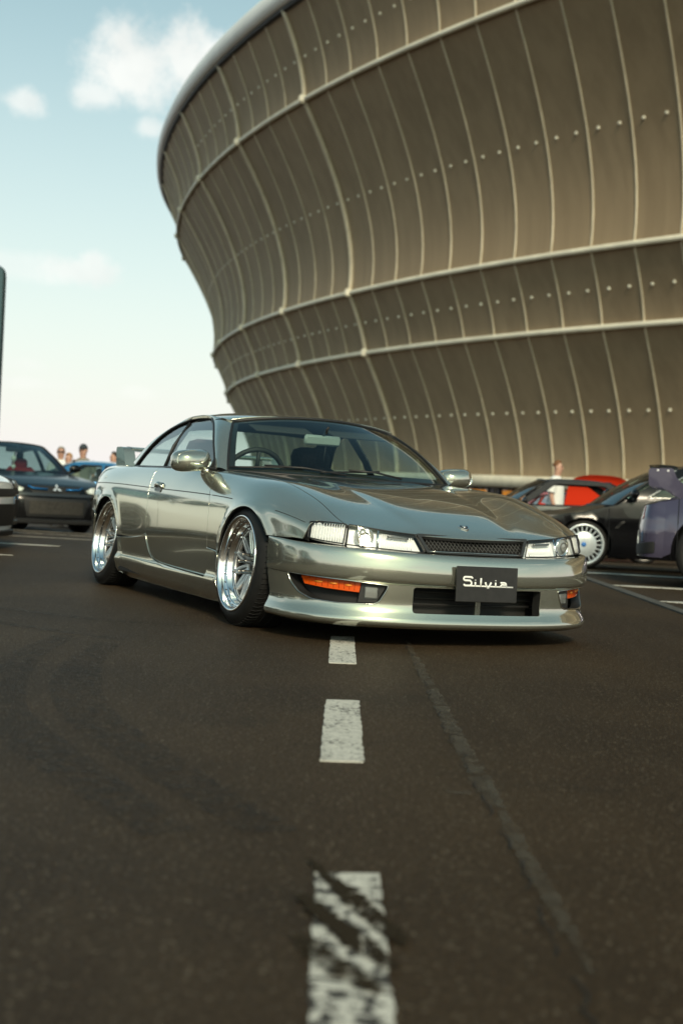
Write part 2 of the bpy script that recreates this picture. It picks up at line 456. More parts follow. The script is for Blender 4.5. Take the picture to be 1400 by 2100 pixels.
FADED = worn_paint('road_paint_faded', (.34, .31, .26), 1.0)
def slab(name, poly, z0, z1, m, parent=ground, sub=None):
    P = [tuple(p) for p in (poly if sub is None else dense(poly, sub))]
    o = MB().prism(P, z0, z1, 'Z').build(name, m, parent); sharp_angle(o, 30); return o
def ragged(poly, step, amp, seed):
    rnd = random.Random(seed); return [(p[0] + rnd.uniform(-amp, amp), p[1] + rnd.uniform(-amp, amp)) for p in dense(poly, step)]
for i, (y0, y1) in enumerate(((5.76, 6.83), (3.655, 4.735), (8.0, 9.0), (10.1, 11.1), (12.2, 13.2))):
    slab('painted_dash', ragged([(-.018, y0), (.094, y0 + .012), (.094, y1 + .012), (-.018, y1)], .03, .003, i), .0005, .004, WHITE)
o = slab('painted_dash', ragged([(-.006, 1.40), (.110, 1.41), (.106, 2.595), (-.010, 2.575)], .03, .003, 9), .0005, .004, WHITE2)
# black rubber dragged across the nearest dash
RUB = mat('tyre_rubber_mark', (.030, .022, .012), .95, Specular_IOR_Level=.1); _g = NT(RUB)
_a = _g.math('MULTIPLY', _g.ramp(_g.noise(45, 6, .7), .36, .60), _g.ramp(_g.noise(7, 4, .6), .25, .45)); _g.link(_a, _g.b.inputs['Alpha'])
def ribbon(name, pts, w, z, m, parent=ground, seg=14, wob=.0, seed=1):
    """flat strip along a curve on the ground"""
    C = crspline([(p[0], p[1]) for p in pts], seg); n = len(C); rnd = random.Random(seed); V = []
    ws = w if hasattr(w, '__len__') else [w] * len(pts)
    for i, c in enumerate(C):
        a, b = C[max(0, i - 1)], C[min(n - 1, i + 1)]; t = (b - a) / (np.linalg.norm(b - a) + 1e-9); nn = np.array((-t[1], t[0]))
        q = i / (n - 1) * (len(ws) - 1); j = min(int(q), len(ws) - 2); ww = ws[j] + (ws[j + 1] - ws[j]) * (q - j)
        V += [(*(c + nn * (ww / 2 + rnd.uniform(-wob, wob))), z), (*(c - nn * (ww / 2 + rnd.uniform(-wob, wob))), z)]
    return mesh_obj(name, V, [(2 * i, 2 * i + 1, 2 * i + 3, 2 * i + 2) for i in range(n - 1)], m, parent, smooth=False)
RUB2 = mat('tyre_rubber_dark', (.026, .019, .011), .95, Specular_IOR_Level=.1); _g = NT(RUB2)
_st = _g.noise(30, 7, .75, sc3=(1, .35, 1)); _g.link(_g.ramp(_st, .34, .47), _g.b.inputs['Alpha'])
ribbon('tyre_mark', [(-.028, 2.66), (.02, 2.52), (.07, 2.37), (.115, 2.24), (.135, 2.18)], [.008, .034, .046, .036, .01], .0075, RUB2, wob=.007)
ribbon('tyre_mark', [(-.035, 2.42), (.02, 2.28), (.07, 2.16), (.112, 2.07)], [.025, .046, .050, .02], .0078, RUB2, wob=.007)
ribbon('tyre_mark', [(-.03, 2.20), (.0, 2.12), (.05, 2.03), (.095, 1.97)], [.03, .055, .055, .03], .0081, RUB, wob=.007)
FAINT = mat('faint_rubber', (.012, .010, .0085), .7); _g = NT(FAINT)
_g.link(_g.math('MULTIPLY', _g.ramp(_g.noise(22, 7, .75), .38, .66), .36), _g.b.inputs['Alpha'])
for i, pts in enumerate(([(-.9, 6.15), (-1.5, 6.55), (-2.3, 7.2), (-3.2, 8.3)], [(-.72, 6.9), (-1.3, 7.05), (-2.1, 7.6), (-3.0, 8.6)], [(-.95, 6.0), (-.92, 5.2), (-.75, 4.3), (-.42, 3.5), (-.1, 2.85)],
                         [(-1.18, 6.2), (-1.16, 5.2), (-.98, 4.2), (-.62, 3.4), (-.30, 2.8)], [(1.6, 5.6), (2.4, 6.6), (3.0, 8.4)])):
    ribbon('faint_tyre_mark', pts, [.10, .17, .17, .12] if i > 1 else [.05, .09, .08, .05], .0050 + .0004 * i, FAINT)
# a sealed crack that runs beside the dashes
SEAL = mat('crack_sealant', (.075, .068, .060), .6); _g = NT(SEAL)
_g.link(_g.mix(_g.ramp(_g.noise(20, 6, .65), .3, .7), (.070, .058, .040), (.135, .116, .085)), _g.b.inputs['Base Color'])
_g.link(_g.math('MULTIPLY', _g.ramp(_g.noise(9, 6, .7), .30, .62), .45), _g.b.inputs['Alpha']); _g.link(_g.bump(_g.noise(150, 4), .003), _g.b.inputs['Normal'])
ribbon('sealed_crack', [(.345, 6.9), (.350, 6.0), (.362, 5.0), (.370, 4.2), (.385, 3.5), (.39, 3.2)], [.02, .036, .046, .05, .056, .03], .0045, SEAL, seg=20, wob=.007)
ribbon('sealed_crack', [(.40, 3.5), (.395, 3.0), (.402, 2.6), (.408, 2.3), (.41, 2.1)], [.01, .032, .034, .026, .008], .0049, SEAL, seg=20, wob=.006)
ribbon('sealant_smear', [(.28, 3.36), (.31, 3.34), (.345, 3.345)], [.01, .03, .012], .0053, SEAL, wob=.005)
CRK = mat('crack_shadow_gap', (.006, .005, .004), .9)
_rnd = random.Random(4); yy = 6.55; xx = .335
while yy > 1.9:
    n = _rnd.randint(3, 7); pts = []
    for k in range(n):
        pts.append((xx + _rnd.uniform(-.012, .012), yy)); yy -= _rnd.uniform(.025, .07)
    if len(pts) > 1: ribbon('crack', pts, .0032, .0062, CRK, seg=2, wob=.001, seed=int(yy * 99))
    yy -= _rnd.uniform(0, .10); xx = .335 + (.030 if yy > 4 else .045) * (6.55 - yy) / 2.5 * .55
# bay lines left and right of the lane, and the drain channel
for y in (8.05, 10.1, 12.12, 14.15, 16.15, 18.2, 20.2):
    if y < 14.2: slab('bay_line', [(-7.5, y - .055), (-2.98, y - .055), (-2.78, y + .02), (-2.98, y + .075), (-3.06, y + .055), (-7.5, y + .055)], .0005, .004, WHITE)
    else: slab('bay_line', [(-7.5, y - .05), (-2.8, y - .05), (-2.8, y + .05), (-7.5, y + .05)], .0005, .004, FADED).location.z = gz(y) + .006
for y in (8.6, 10.78, 12.66, 14.8):
    slab('bay_line', [(2.42, y + .02), (2.62, y - .09), (2.78, y - .055), (7.5, y - .055), (7.5, y + .055), (2.62, y + .10)], .0005, .004, WHITE).location.z = gz(y - .06)
CONC = grain(mat('drain_concrete', (.075, .070, .060), .75), (.075, .070, .060), .3, 12, bump=.002)
for i in range(11):
    slab('drain_stone', [(2.33, 5.0 + i), (2.42, 5.0 + i), (2.42, 5.985 + i), (2.33, 5.985 + i)], .001, .012, CONC)
slab('drain_gap', [(2.425, 4.0), (2.445, 4.0), (2.445, 16), (2.425, 16)], .001, .0055, CRK)

# ------------------------------------------------------------------ stadium
STC = (92.13, 198.2); ECC = 1.382
SR = [104.22, 108.085, 110.0, 115.196, 117.502]      # base, lower ring, middle ring, upper ring, roof edge
SZ = [2.573, 12.23, 16.863, 31.228, 37.60]
SAG = [.62, .20, 1.40, .42]
PH0, DPH = -2.568, .0272
def st_pt(r, ph, z): return np.array((STC[0] + r * math.cos(ph), STC[1] + ECC * r * math.sin(ph), z))
def st_prof(b, t):
    """radius and height in band b at share t from its lower to its upper ring"""
    q = 1 - t
    return SR[b] + (SR[b + 1] - SR[b]) * t - SAG[b] * 4 * t * q * (1 + .5 * (q - .5)), SZ[b] + (SZ[b + 1] - SZ[b]) * t
def membrane_mat():
    m = mat('facade_membrane', (.2, .18, .14), .75); g = NT(m)
    st = g.noise(1.0, 5, .6, sc3=(.9, .9, .05)); cl = g.noise(.09, 5, .6)
    c = g.mix(g.ramp(st, .3, .7), (.250, .184, .110), (.325, .244, .150)); c = g.mix(g.math('MULTIPLY', g.ramp(cl, .35, .7), .4), c, (.33, .24, .14))
    oi = g.n('ShaderNodeObjectInfo').outputs['Random']; c = g.mix(g.math('MULTIPLY', oi, .30), c, (.20, .142, .078))
    g.link(c, g.b.inputs['Base Color']); 
    w = g.n('ShaderNodeTexWave', {'Vector': g.tc.outputs['Object'], 'Scale': 6.0, 'Distortion': .3}, bands_direction='Z').outputs['Fac']
    g.link(g.bump(w, .004), g.b.inputs['Normal']); g.b.inputs['Sheen Weight'].default_value = .1
    return m
MEM = membrane_mat()
RIBM = grain(mat('facade_rib_metal', (.60, .54, .41), .5, .0), (.60, .54, .41), .12, .8)
RINGM = grain(mat('facade_ring_metal', (.78, .74, .60), .45, .0), (.78, .74, .60), .10, .5)
DARKM = mat('facade_dark_gap', (.03, .03, .028), .6)
stadium = empty('stadium', tuple(st_pt(SR[0], PH0, 0)), 0, 'round stadium with brown membrane facade, pale rings and ribs flaring outwards', 'stadium')
_so = np.array(stadium.location)
K0, K1, KF = -30, 13, 62
def mem_patch(b, ka, kb, nph, nt=12, name='membrane_panel', kind=None):
    P = np.zeros((nph + 1, nt + 1, 3))
    for i in range(nph + 1):
        for j in range(nt + 1):
            r, z = st_prof(b, j / nt); u = (i / nph) if kb - ka == 1 else .5
            P[i, j] = st_pt(r - (.02 * (1 - (2 * u - 1) ** 2) if kb - ka == 1 else .03), PH0 + DPH * (ka + (kb - ka) * i / nph), z) - _so
    o = MB().grid(P).build(name, MEM, stadium, smooth=True)
    if kind: o['kind'] = kind
for b in range(4):
    for k in range(K0, K1): mem_patch(b, k, k + 1, 3)
    mem_patch(b, K1, KF, 60, name='membrane_beyond', kind='stuff'); mem_patch(b, -70, K0, 50, name='membrane_beyond', kind='stuff')
for k in range(K0, K1 + 1):
    big = k <= 0 and k % 4 == 0
    pts = [];
    for b in range(4):
        for j in range(12 + (b == 3)):
            r, z = st_prof(b, j / 12); pts.append(st_pt(r + (.10 if big else .03), PH0 + DPH * k, z) - _so)
    MB().tube(pts, .21 if big else .070, 6).build('main_rib' if big else 'rib', RIBM, stadium, smooth=True)
    if big:
        for b in (1, 2, 3):
            MB().box(st_pt(SR[b] + .25, PH0 + DPH * k, SZ[b]) - _so, (.58, .58, .66), bev=.15).build('rib_node', RINGM, stadium)
phs = [PH0 + DPH * (K0 - 14 + i * .5) for i in range(int((KF - K0 + 14) / .5))]
for b in (1, 2, 3):
    MB().tube([st_pt(SR[b] + .12, p, SZ[b]) - _so for p in phs], .20, 8).build('facade_ring', RINGM, stadium, smooth=True)
for b in range(4):
    mb = MB(); t = (.47, .5, .5, .47)[b]; r, z = st_prof(b, t)
    for k in range(K0, K1):
        if k >= -8 or b != 3:
            for u in (.26, .74):
                c = st_pt(r + .05, PH0 + DPH * (k + u), z) - _so; d = np.array((math.cos(PH0 + DPH * k), math.sin(PH0 + DPH * k), 0)); s = np.cross(d, (0, 0, 1))
                ring = [[c + (s * math.cos(a) + np.array((0, 0, 1)) * math.sin(a)) * rr + d * h for a in np.linspace(0, 2 * math.pi, 10, endpoint=False)] for rr, h in ((.11, -.1), (.11, .02), (.09, .035), (.001, .04))]
                mb.grid(np.array(ring), closed_v=True)
    mb.build('membrane_clamps', RINGM, stadium, smooth=True, kind='stuff')
# white roof rim curling over the facade, dark gutter under it
ROOFM = grain(mat('roof_rim_white', (.84, .85, .83), .45), (.84, .85, .83), .06, .3)
def st_sweep(name, prof, m, ph=phs):
    return MB().grid(np.array([[st_pt(r, p, z) - _so for r, z in prof] for p in ph])).build(name, m, stadium, smooth=True)
rt, zt = SR[4], SZ[4]
st_sweep('roof_gutter', [(rt - .3, zt - .25), (rt + .18, zt - .22), (rt + .22, zt + .12), (rt + .1, zt + .15)], DARKM)
st_sweep('roof_rim', [(rt - .1, zt + .10), (rt + .36, zt + .14), (rt + .66, zt + .50), (rt + .70, zt + 1.10), (rt + .45, zt + 1.75), (rt - .4, zt + 2.25), (rt - 2.2, zt + 2.8), (rt - 6, zt + 3.3), (rt - 14, zt + 3.8)], ROOFM)
# podium under the facade
PODM = grain(mat('podium_concrete', (.82, .76, .60), .7), (.82, .76, .60), .12, .7, bump=.002)
rb, zb = SR[0], SZ[0]
st_sweep('podium_band', [(rb - 1, zb + .02), (rb + 1.0, zb + .0), (rb + 1.05, zb - .05), (rb + 1.05, zb - .80), (rb + .4, zb - .84), (rb - 2.5, zb - .84)], PODM)
st_sweep('podium_glazing', [(rb - 2.4, zb - .66), (rb - 2.4, -.6)], mat('podium_glass', (.02, .022, .024), .15))
_pm = mat('podium_post', (.30, .31, .30), .6)
for k in range(-4, 26):
    a = st_pt(rb - 1.6, PH0 + DPH * (k * .5 + .1), 0) - _so
    MB().box(a + (0, 0, (zb - 1.11) / 2), (.22, .22, zb - .21)).build('podium_post', _pm, stadium)
# ------------------------------------------------------------------ things far back on the left
ORG = grain(mat('orange_banner', (.80, .28, .02), .6), (.80, .28, .02), .12, 2)
def hoarding(ph, n, which):
    c = st_pt(rb + 1.9, ph, -.45); d = st_pt(rb + 1.9, ph + .001, 0) - c; rz = math.atan2(d[1], d[0])
    e = empty('banner_stand', tuple(c), rz, which, 'banner', 'orange banners below the stadium podium')
    MB().box((0, 0, 1.62), (n, .05, .55)).build('banner', ORG, e)
    for s in (-1, 1):
        MB().box((s * (n / 2 - .05), .08, .98), (.07, .07, 1.96)).build('post', _pm, e)
        MB().box((s * (n / 2 - .05), .08, .03), (.12, .6, .06)).build('foot', _pm, e)
hoarding(PH0 + DPH * 2.62, 1.2, 'short orange banner on a stand just right of the silver coupe\'s far mirror')
hoarding(PH0 + DPH * 4.1, 2.1, 'orange banner on a stand left of the black convertible roof')
hoarding(PH0 + DPH * 5.3, 2.4, 'orange banner on a stand seen through the black coupe\'s open windows')
PYL = mat('pylon_paint', (.035, .085, .10), .4)
py = empty('pylon_sign', (-7.87, 30, gz(30)), 0, 'tall dark teal pylon with rounded top at the left picture edge', 'pylon')
MB().prism(rpoly([(-.6, 0), (.55, 0), (.52, 5.45), (-.6, 5.45)], [0, 0, .25, .25]), -.14, .14).build('pylon_body', PYL, py, sharp=30)
MB().box((0, 0, .08), (1.5, .6, .16), bev=.03).build('base', CONC, py)
# ------------------------------------------------------------------ paints and car materials
def paint(name, col=(.5, .5, .5), metal=.85, rough=.24, coat=1.0, flake=.05, ior=1.45):
    if name in MATS: return MATS[name]
    m = mat(name, col, rough, metal); g = NT(m)
    m.node_tree.nodes['Principled BSDF'].inputs['Coat Weight'].default_value = coat
    g.b.inputs['Coat Roughness'].default_value = .008; g.b.inputs['Coat IOR'].default_value = ior
    if flake:
        f = g.noise(900, 2, .5); d = g.noise(3, 4, .6)
        c = g.mix(g.ramp(f, .3, .7), tuple(x * (1 - flake) for x in col), tuple(min(1, x * (1 + flake)) for x in col))
        g.link(c, g.b.inputs['Base Color'])
        g.link(g.ramp(d, .3, .7, rough * .9, rough * 1.12), g.b.inputs['Roughness'])
    return m
PAINT = paint('champagne_silver_paint', (.50, .505, .425), .84, .13, ior=1.65)
BLACKP = grain(mat('black_plastic', (.018, .018, .018), .45), (.018, .018, .018), .2, 20)
TRIM = mat('black_rubber_trim', (.012, .012, .013), .5)
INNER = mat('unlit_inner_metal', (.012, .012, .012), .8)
TYRE = grain(mat('tyre_rubber', (.009, .0085, .008), .6, Specular_IOR_Level=.35), (.009, .0085, .008), .25, 30, bump=.0006, bscale=300)
CHROME = mat('polished_aluminium', (.93, .93, .93), .10, 1.0)
BRUSH = grain(mat('satin_silver', (.74, .75, .75), .34, .9), (.74, .75, .75), .06, 60)
STEEL = mat('dark_steel', (.22, .21, .20), .35, 1.0)
FABRIC = grain(mat('dark_seat_cloth', (.018, .018, .019), .9), (.018, .018, .019), .3, 60, bump=.001, bscale=500)
DASHM = grain(mat('dashboard_vinyl', (.02, .021, .022), .6), (.02, .021, .022), .2, 30, bump=.0006, bscale=400)
LINER = mat('headliner_cloth', (.035, .035, .034), .9)
GLASS_W = glass('green_tinted_glass', (.78, .90, .85), 0.0, 1.38)
GLASS_S = glass('side_window_glass', (.80, .91, .88))
LENS = glass('clear_lamp_lens', (.98, .99, .99), 0.0, 1.35)
AMBER = mat('amber_lens', (.75, .10, .008), .12, Coat_Weight=1.0, Subsurface_Weight=.25, Subsurface_Radius=(.02, .006, .002))
REFL = mat('lamp_reflector', (.95, .96, .96), .15, .05)
PARENT_NAMES = None

# ------------------------------------------------------------------ silver coupe: lower body loft
XS = np.linspace(.95, -3.56, 480)
Wf = sp((.95, .56), (.8, .675), (.66, .752), (.5, .805), (.3, .845), (.1, .861), (-.1, .864), (-.4, .853), (-.8, .845), (-1.3, .836), (-1.8, .822), (-2.2, .812), (-2.55, .808), (-2.8, .795), (-3.0, .762), (-3.2, .708), (-3.4, .63), (-3.5, .56), (-3.56, .50))
gapY = sp((.95, .56), (.8, .60), (.66, .625), (.46, .628), (.28, .640), (.1, .658), (-.15, .682), (-.37, .702), (-.62, .722), (-.9, .738), (-1.4, .735), (-2.0, .715), (-2.35, .695), (-2.7, .668), (-3.0, .635), (-3.3, .57), (-3.5, .49), (-3.56, .44))
gapZ = sp((.95, .43), (.8, .513), (.66, .563), (.46, .634), (.28, .686), (.1, .726), (-.15, .750), (-.37, .762), (-.62, .774), (-.9, .782), (-1.4, .786), (-2.0, .788), (-2.35, .790), (-2.7, .790), (-3.0, .788), (-3.3, .776), (-3.5, .75), (-3.56, .735))
crsZ = sp((.95, .40), (.66, .52), (.38, .584), (.1, .613), (-.15, .628), (-.5, .640), (-1.44, .655), (-2.0, .664), (-2.54, .670), (-3.0, .664), (-3.4, .64), (-3.56, .62))
hoodZ = sp((.95, .44), (.84, .512), (.72, .562), (.55, .616), (.35, .665), (.1, .714), (-.15, .745), (-.42, .768), (-.7, .79), (-1.5, .80), (-2.5, .80), (-2.75, .806), (-3.0, .812), (-3.3, .806), (-3.5, .78), (-3.56, .76))
_T = [0, .12, .24, .37, .455, .53, .625, .74, .98, 1.20, 1.42]
def _rows(x):
    W = Wf(x); gy = gapY(x); gz = gapZ(x); cz = crsZ(x); hz_ = hoodZ(x); low = np.clip((x - .1) / .5, 0, 1) * .0
    m3 = np.minimum(.46, cz - .10)
    rs = [(W - .040, x * 0 + .10), (W - .020, x * 0 + .10 + (m3 - .10) * .33), (W - .006, x * 0 + .10 + (m3 - .10) * .66), (W, m3), (W - .004, m3 + (cz - m3) * .55), (W - .017, cz)]
    ys, zs = W - .017, cz
    rs.append((ys + (gy - ys) * .42, zs + (gz - zs) * .70))
    rs.append((gy, gz))
    for f, q in ((.66, .62), (.33, .92), (0.0, 1.0)):
        rs.append((gy * f, gz + (hz_ - gz) * q))
    return rs
_TT = np.linspace(0, _T[-1], 260)
_LY = np.zeros((len(XS), len(_TT))); _LZ = np.zeros_like(_LY)
_rr = _rows(XS); _ry = np.array([r[0] for r in _rr]); _rz = np.array([r[1] for r in _rr])
for i in range(len(XS)):
    _LY[i] = spline(_T, _ry[:, i])(_TT); _LZ[i] = spline(_T, _rz[:, i])(_TT)
# flared lips round the wheel openings
FA, RA = (.052, .285, .335, .313), (-2.530, .280, .325, .303)     # arch centre x, z and radii
for cx_, cz_, ra, rz_ in (FA, RA):
    d = np.sqrt((XS[:, None] - cx_) ** 2 + ((_LZ - cz_) * ra / rz_) ** 2) - ra
    _LY += .010 * np.exp(-(np.maximum(d, 0) / .035) ** 2) * (_TT[None] < .62)
_P = np.stack([np.repeat(XS[:, None], len(_TT), 1), _LY, _LZ], -1)
_N = np.cross(np.gradient(_P, axis=0), np.gradient(_P, axis=1)); _N /= np.linalg.norm(_N, axis=2)[..., None]
if _N[100, 80, 1] < 0: _N = -_N
def L(Q):
    """(x, t) -> point and normal on the left half of the body"""
    Q = np.asarray(Q, float); fi = np.clip((Q[:, 0] - XS[0]) / (XS[1] - XS[0]), 0, len(XS) - 1.001); fj = np.clip(Q[:, 1] / (_TT[1]), 0, len(_TT) - 1.001)
    i = fi.astype(int); j = fj.astype(int); a = (fi - i)[:, None]; b = (fj - j)[:, None]
    def s(G): return G[i, j] * (1 - a) * (1 - b) + G[i + 1, j] * a * (1 - b) + G[i, j + 1] * (1 - a) * b + G[i + 1, j + 1] * a * b
    n = s(_N); return s(_P), n / np.linalg.norm(n, axis=1)[:, None]
def _col(x):
    f = float(np.clip((x - XS[0]) / (XS[1] - XS[0]), 0, len(XS) - 1.001)); return int(f), f - int(f)
_K8, _K6 = int(np.searchsorted(_TT, .80)), int(np.searchsorted(_TT, .60))
def tz(x, z):
    """t on the side where the body stands at height z"""
    i, a = _col(x); return float(np.interp(z, _LZ[i, :_K8] * (1 - a) + _LZ[i + 1, :_K8] * a, _TT[:_K8]))
def ty(x, y):
    i, a = _col(x); return float(np.interp(-y, -(_LY[i, _K6:] * (1 - a) + _LY[i + 1, _K6:] * a), _TT[_K6:]))
def oz(pts): return [(x, tz(x, z)) for x, z in pts]
def arc(c, a0, a1, n=26):
    return [(c[0] + c[2] * math.cos(R(a0 + (a1 - a0) * i / n)), c[1] + c[3] * math.sin(R(a0 + (a1 - a0) * i / n))) for i in range(n + 1)]

CARX, CARY, CARPSI = .2676, 7.4792, .4498
coupe = empty('sports_coupe', (CARX, CARY, 0), CARPSI - math.pi / 2, 'lowered champagne silver coupe with polished deep-dish wheels in the middle of the lane', 'car')
coupe.rotation_euler = (-.008, 0, CARPSI - math.pi / 2); coupe.location.z = -.003
TGAP = .74
g_ = .0036
def both(name, fm, out, m, holes=(), parent=None, **k):
    r = []
    for s in (1, -1):
        r.append(panel(name, fm if s > 0 else mirror_y(fm), out, m, parent or coupe, holes=holes, **k))
    return r
# fender: arch, lamp line, hood gap, door gap
_zb = lambda x: .468 + .0 * x           # where the bumper meets the fender
fend = []
fend += [(x, tz(x, z)) for x, z in arc(FA, 168, 36, 34)]
fend += oz([(.42, .468), (.50, .468), (.588, .468)])
fend += oz([(.606, .51), (.610, .545)])
fend += [(.620, ty(.620, .742)), (.655, ty(.655, .700)), (.695, ty(.695, .655)), (.712, TGAP - g_), (.6, TGAP - g_), (.5, TGAP - g_), (.3, TGAP - g_), (0, TGAP - g_), (-.3, TGAP - g_), (-.60, TGAP - g_), (-.665, TGAP - g_)]
fend += [(-.63, .66)] + oz([(-.54, .655), (-.497, .60), (-.487, .50), (-.482, .366)])
fend += oz([(-.30, .355)])
FEND = both('front_fender', L, fend, PAINT, step=.022, roll=.0015, rim=INNER)
# door
door = oz([(-.488, .368), (-.493, .50), (-.503, .60), (-.546, .655)]) + [(-.636, .66), (-.672, TGAP - .004), (-1.0, TGAP - .004), (-1.4, TGAP - .004), (-1.655, TGAP - .004)]
door += oz([(-1.640, .70), (-1.615, .60), (-1.602, .50), (-1.596, .40)]) + oz([(-1.575, .335), (-1.53, .275), (-1.46, .240), (-1.36, .224), (-1.1, .216), (-.8, .210), (-.495, .205), (-.488, .25)])
DOOR = both('door', L, door, PAINT, step=.022, roll=.0012, rim=INNER)
# quarter panel with the rear arch
qt = oz([(-1.602, .385), (-1.608, .50), (-1.621, .60), (-1.646, .70)]) + [(-1.661, TGAP - .004), (-2.0, TGAP), (-2.4, TGAP), (-2.62, TGAP - g_), (-3.0, TGAP - g_), (-3.3, TGAP - g_), (-3.47, TGAP - g_)]
qt += oz([(-3.47, .70), (-3.30, .672), (-3.29, .53), (-3.12, .49), (-2.80, .475)])
qt += oz(arc(RA, 141, 12, 34))
qt += oz([(-1.90, .347), (-1.70, .362)])
QUAR = both('quarter_panel', L, qt, PAINT, step=.022, roll=.0012, rim=INNER)
# side skirt: deep at both ends, slim under the door, its lower edge kicked out
def _skadd(z):
    k = np.clip((.215 - z) / .11, 0, 1); e = np.exp(-((z - .19) / .03) ** 2)
    return .003 + .007 * np.clip((.235 - z) / .03, 0, 1) + .012 * e + .006 * np.sin(k * math.pi) - .020 * np.clip((.135 - z) / .05, 0, 1) ** 1.5
def SK(Q):
    Q = np.asarray(Q, float); x, z = Q[:, 0], Q[:, 1]
    t = np.array([tz(a, b) for a, b in zip(x, z)]); P, N = L(np.stack([x, t], -1)); e = 1e-3
    P = P.copy(); P[:, 2] = z; P[:, 1] += _skadd(z); sl = (_skadd(z + e) - _skadd(z - e)) / (2 * e)
    n = np.stack([N[:, 0] / N[:, 1], np.ones(len(z)), N[:, 2] / N[:, 1] - sl], -1)
    return P, n / np.linalg.norm(n, axis=1)[:, None]
sk = [(-.300, .348), (-.483, .359), (-.488, .25), (-.500, .200), (-.8, .205), (-1.1, .211), (-1.36, .219), (-1.465, .234), (-1.537, .270), (-1.583, .332), (-1.602, .378), (-1.72, .357), (-1.903, .341)]
sk += [(RA[0] + RA[2] * math.cos(a), RA[1] + RA[3] * math.sin(a)) for a in (R(9), R(-8), R(-22), R(-34))]
sk += [(-2.05, .085), (-1.2, .082), (-.5, .082), (-.26, .085)] + [(FA[0] + FA[2] * math.cos(R(a)), FA[1] + FA[3] * math.sin(R(a))) for a in (212, 200, 188, 172)]
SKIRT = both('side_skirt', SK, sk, PAINT, step=.018, off=.002)
# dark strip laid along the flank for the shade in its crease
def strip(name, pts, w, m, parent, off=.0006, f=L):
    C = crspline(pts, 6); V = []; 
    for i, c in enumerate(C):
        a, b = C[max(0, i - 1)], C[min(len(C) - 1, i + 1)]; t = (b - a) / np.linalg.norm(b - a); n = np.array((-t[1], t[0])) * w / 2; V += [c + n, c - n]
    r = []
    for s in (f, mirror_y(f)):
        P, N = s(np.array(V)); r.append(mesh_obj(name, P + N * off, [(2 * i, 2 * i + 1, 2 * i + 3, 2 * i + 2) for i in range(len(C) - 1)], m, parent, N=N))
    return r
CREASE = mat('crease_shade', (.03, .03, .026), .65)
def crease(x0, x1):
    return [(x, tz(x, float(crsZ(x)))) for x in np.linspace(x0, x1, 12)]
strip('crease_line', crease(.58, .345), .0045, CREASE, coupe); strip('crease_line', crease(-.16, -.49), .0045, CREASE, coupe)
strip('crease_line', crease(-.515, -1.60), .0045, CREASE, coupe); strip('crease_line', crease(-1.635, -3.25), .0045, CREASE, coupe)
# hood
def HD(Q, bump=None):
    """(x, y) -> top surface over the full width, with an added height bump(x, |y|)"""
    Q = np.asarray(Q, float); ya = np.abs(Q[:, 1]); sg = np.where(Q[:, 1] < 0, -1.0, 1.0)
    t = np.array([ty(a, b) for a, b in zip(Q[:, 0], ya)]); P, N = L(np.stack([Q[:, 0], t], -1))
    P = P.copy(); P[:, 1] = Q[:, 1]; sx, sy = -N[:, 0] / N[:, 2], -N[:, 1] / N[:, 2] * np.clip(ya / .03, 0, 1)
    if bump:
        e = 1e-3; x = Q[:, 0]; P[:, 2] += bump(x, ya); sx = sx + (bump(x + e, ya) - bump(x - e, ya)) / (2 * e); sy = sy + (bump(x, ya + e) - bump(x, np.abs(ya - e))) / (2 * e)
    n = np.stack([-sx, -sy * sg, np.ones(len(ya))], -1)
    return P, n / np.linalg.norm(n, axis=1)[:, None]
hf = sp((0, .842), (.15, .839), (.3, .822), (.45, .788), (.56, .744), (.62, .712))
hb = sp((0, -.425), (.25, -.440), (.45, -.485), (.6, -.56), (.70, -.635))
hoodo = [(float(hf(y)), y) for y in np.linspace(0, .612, 12)]
for x in np.linspace(.70, -.62, 22): hoodo.append((x, float(gapY(x)) - .003))
hoodo += [(float(hb(y)), y) for y in np.linspace(.69, 0, 12)]
hoodo = hoodo[:-1] + [(x, -y) for x, y in hoodo[::-1]][:-1]
def _hb(x, y):
    # raised centre bounded by two soft creases that open towards the glass
    yc = .24 + .16 * np.clip((.84 - x) / 1.25, 0, 1); return .0065 / (1 + np.exp((y - yc) / .016)) * np.clip((.84 - x) / .3, 0, 1)
def HD2(Q): return HD(Q, _hb)
HOOD = panel('hood', HD2, hoodo, PAINT, coupe, step=.024, thick=.016, roll=.0012, rim=INNER)
# boot lid
bo = []
for x in np.linspace(-2.66, -3.46, 10): bo.append((x, float(gapY(x)) - .006))
bo += [(-3.50, .45), (-3.51, 0)]
bo = bo + [(x, -y) for x, y in bo[::-1]][1:]
panel('boot_lid', HD, bo, PAINT, coupe, step=.04)
# tail: bumper corners and lamps on the flanks, a cap across the back
TAIL = mat('tail_lamp_red', (.10, .006, .006), .08, Coat_Weight=1.0)
both('rear_bumper', L, oz(arc(RA, 146, 186, 8)) + oz([(-2.90, .15), (-3.3, .14), (-3.52, .15), (-3.52, .48), (-3.29, .525), (-3.12, .484), (-2.83, .470)]), PAINT, step=.03)
both('tail_lamp', L, oz([(-3.296, .532), (-3.52, .49), (-3.52, .66), (-3.305, .666)]), TAIL, step=.03, off=-.004)
_ts = np.linspace(.05, 1.42, 30); _tp, _ = L(np.stack([np.full(30, -3.525), _ts], -1)); _ring = np.concatenate([_tp, (_tp * (1, -1, 1))[::-1][1:]]); _cz = np.array((0, 0, .45))
_rg = [np.stack([np.full(len(_ring), x), _ring[:, 1] * k, (_ring[:, 2] - .45) * k + .45], -1) for x, k in ((-3.525, .995), (-3.55, .985), (-3.57, .95), (-3.578, .85), (-3.58, .01))]
MB().grid(np.array(_rg), closed_v=True).build('tail_panel', PAINT, coupe, sharp=50)
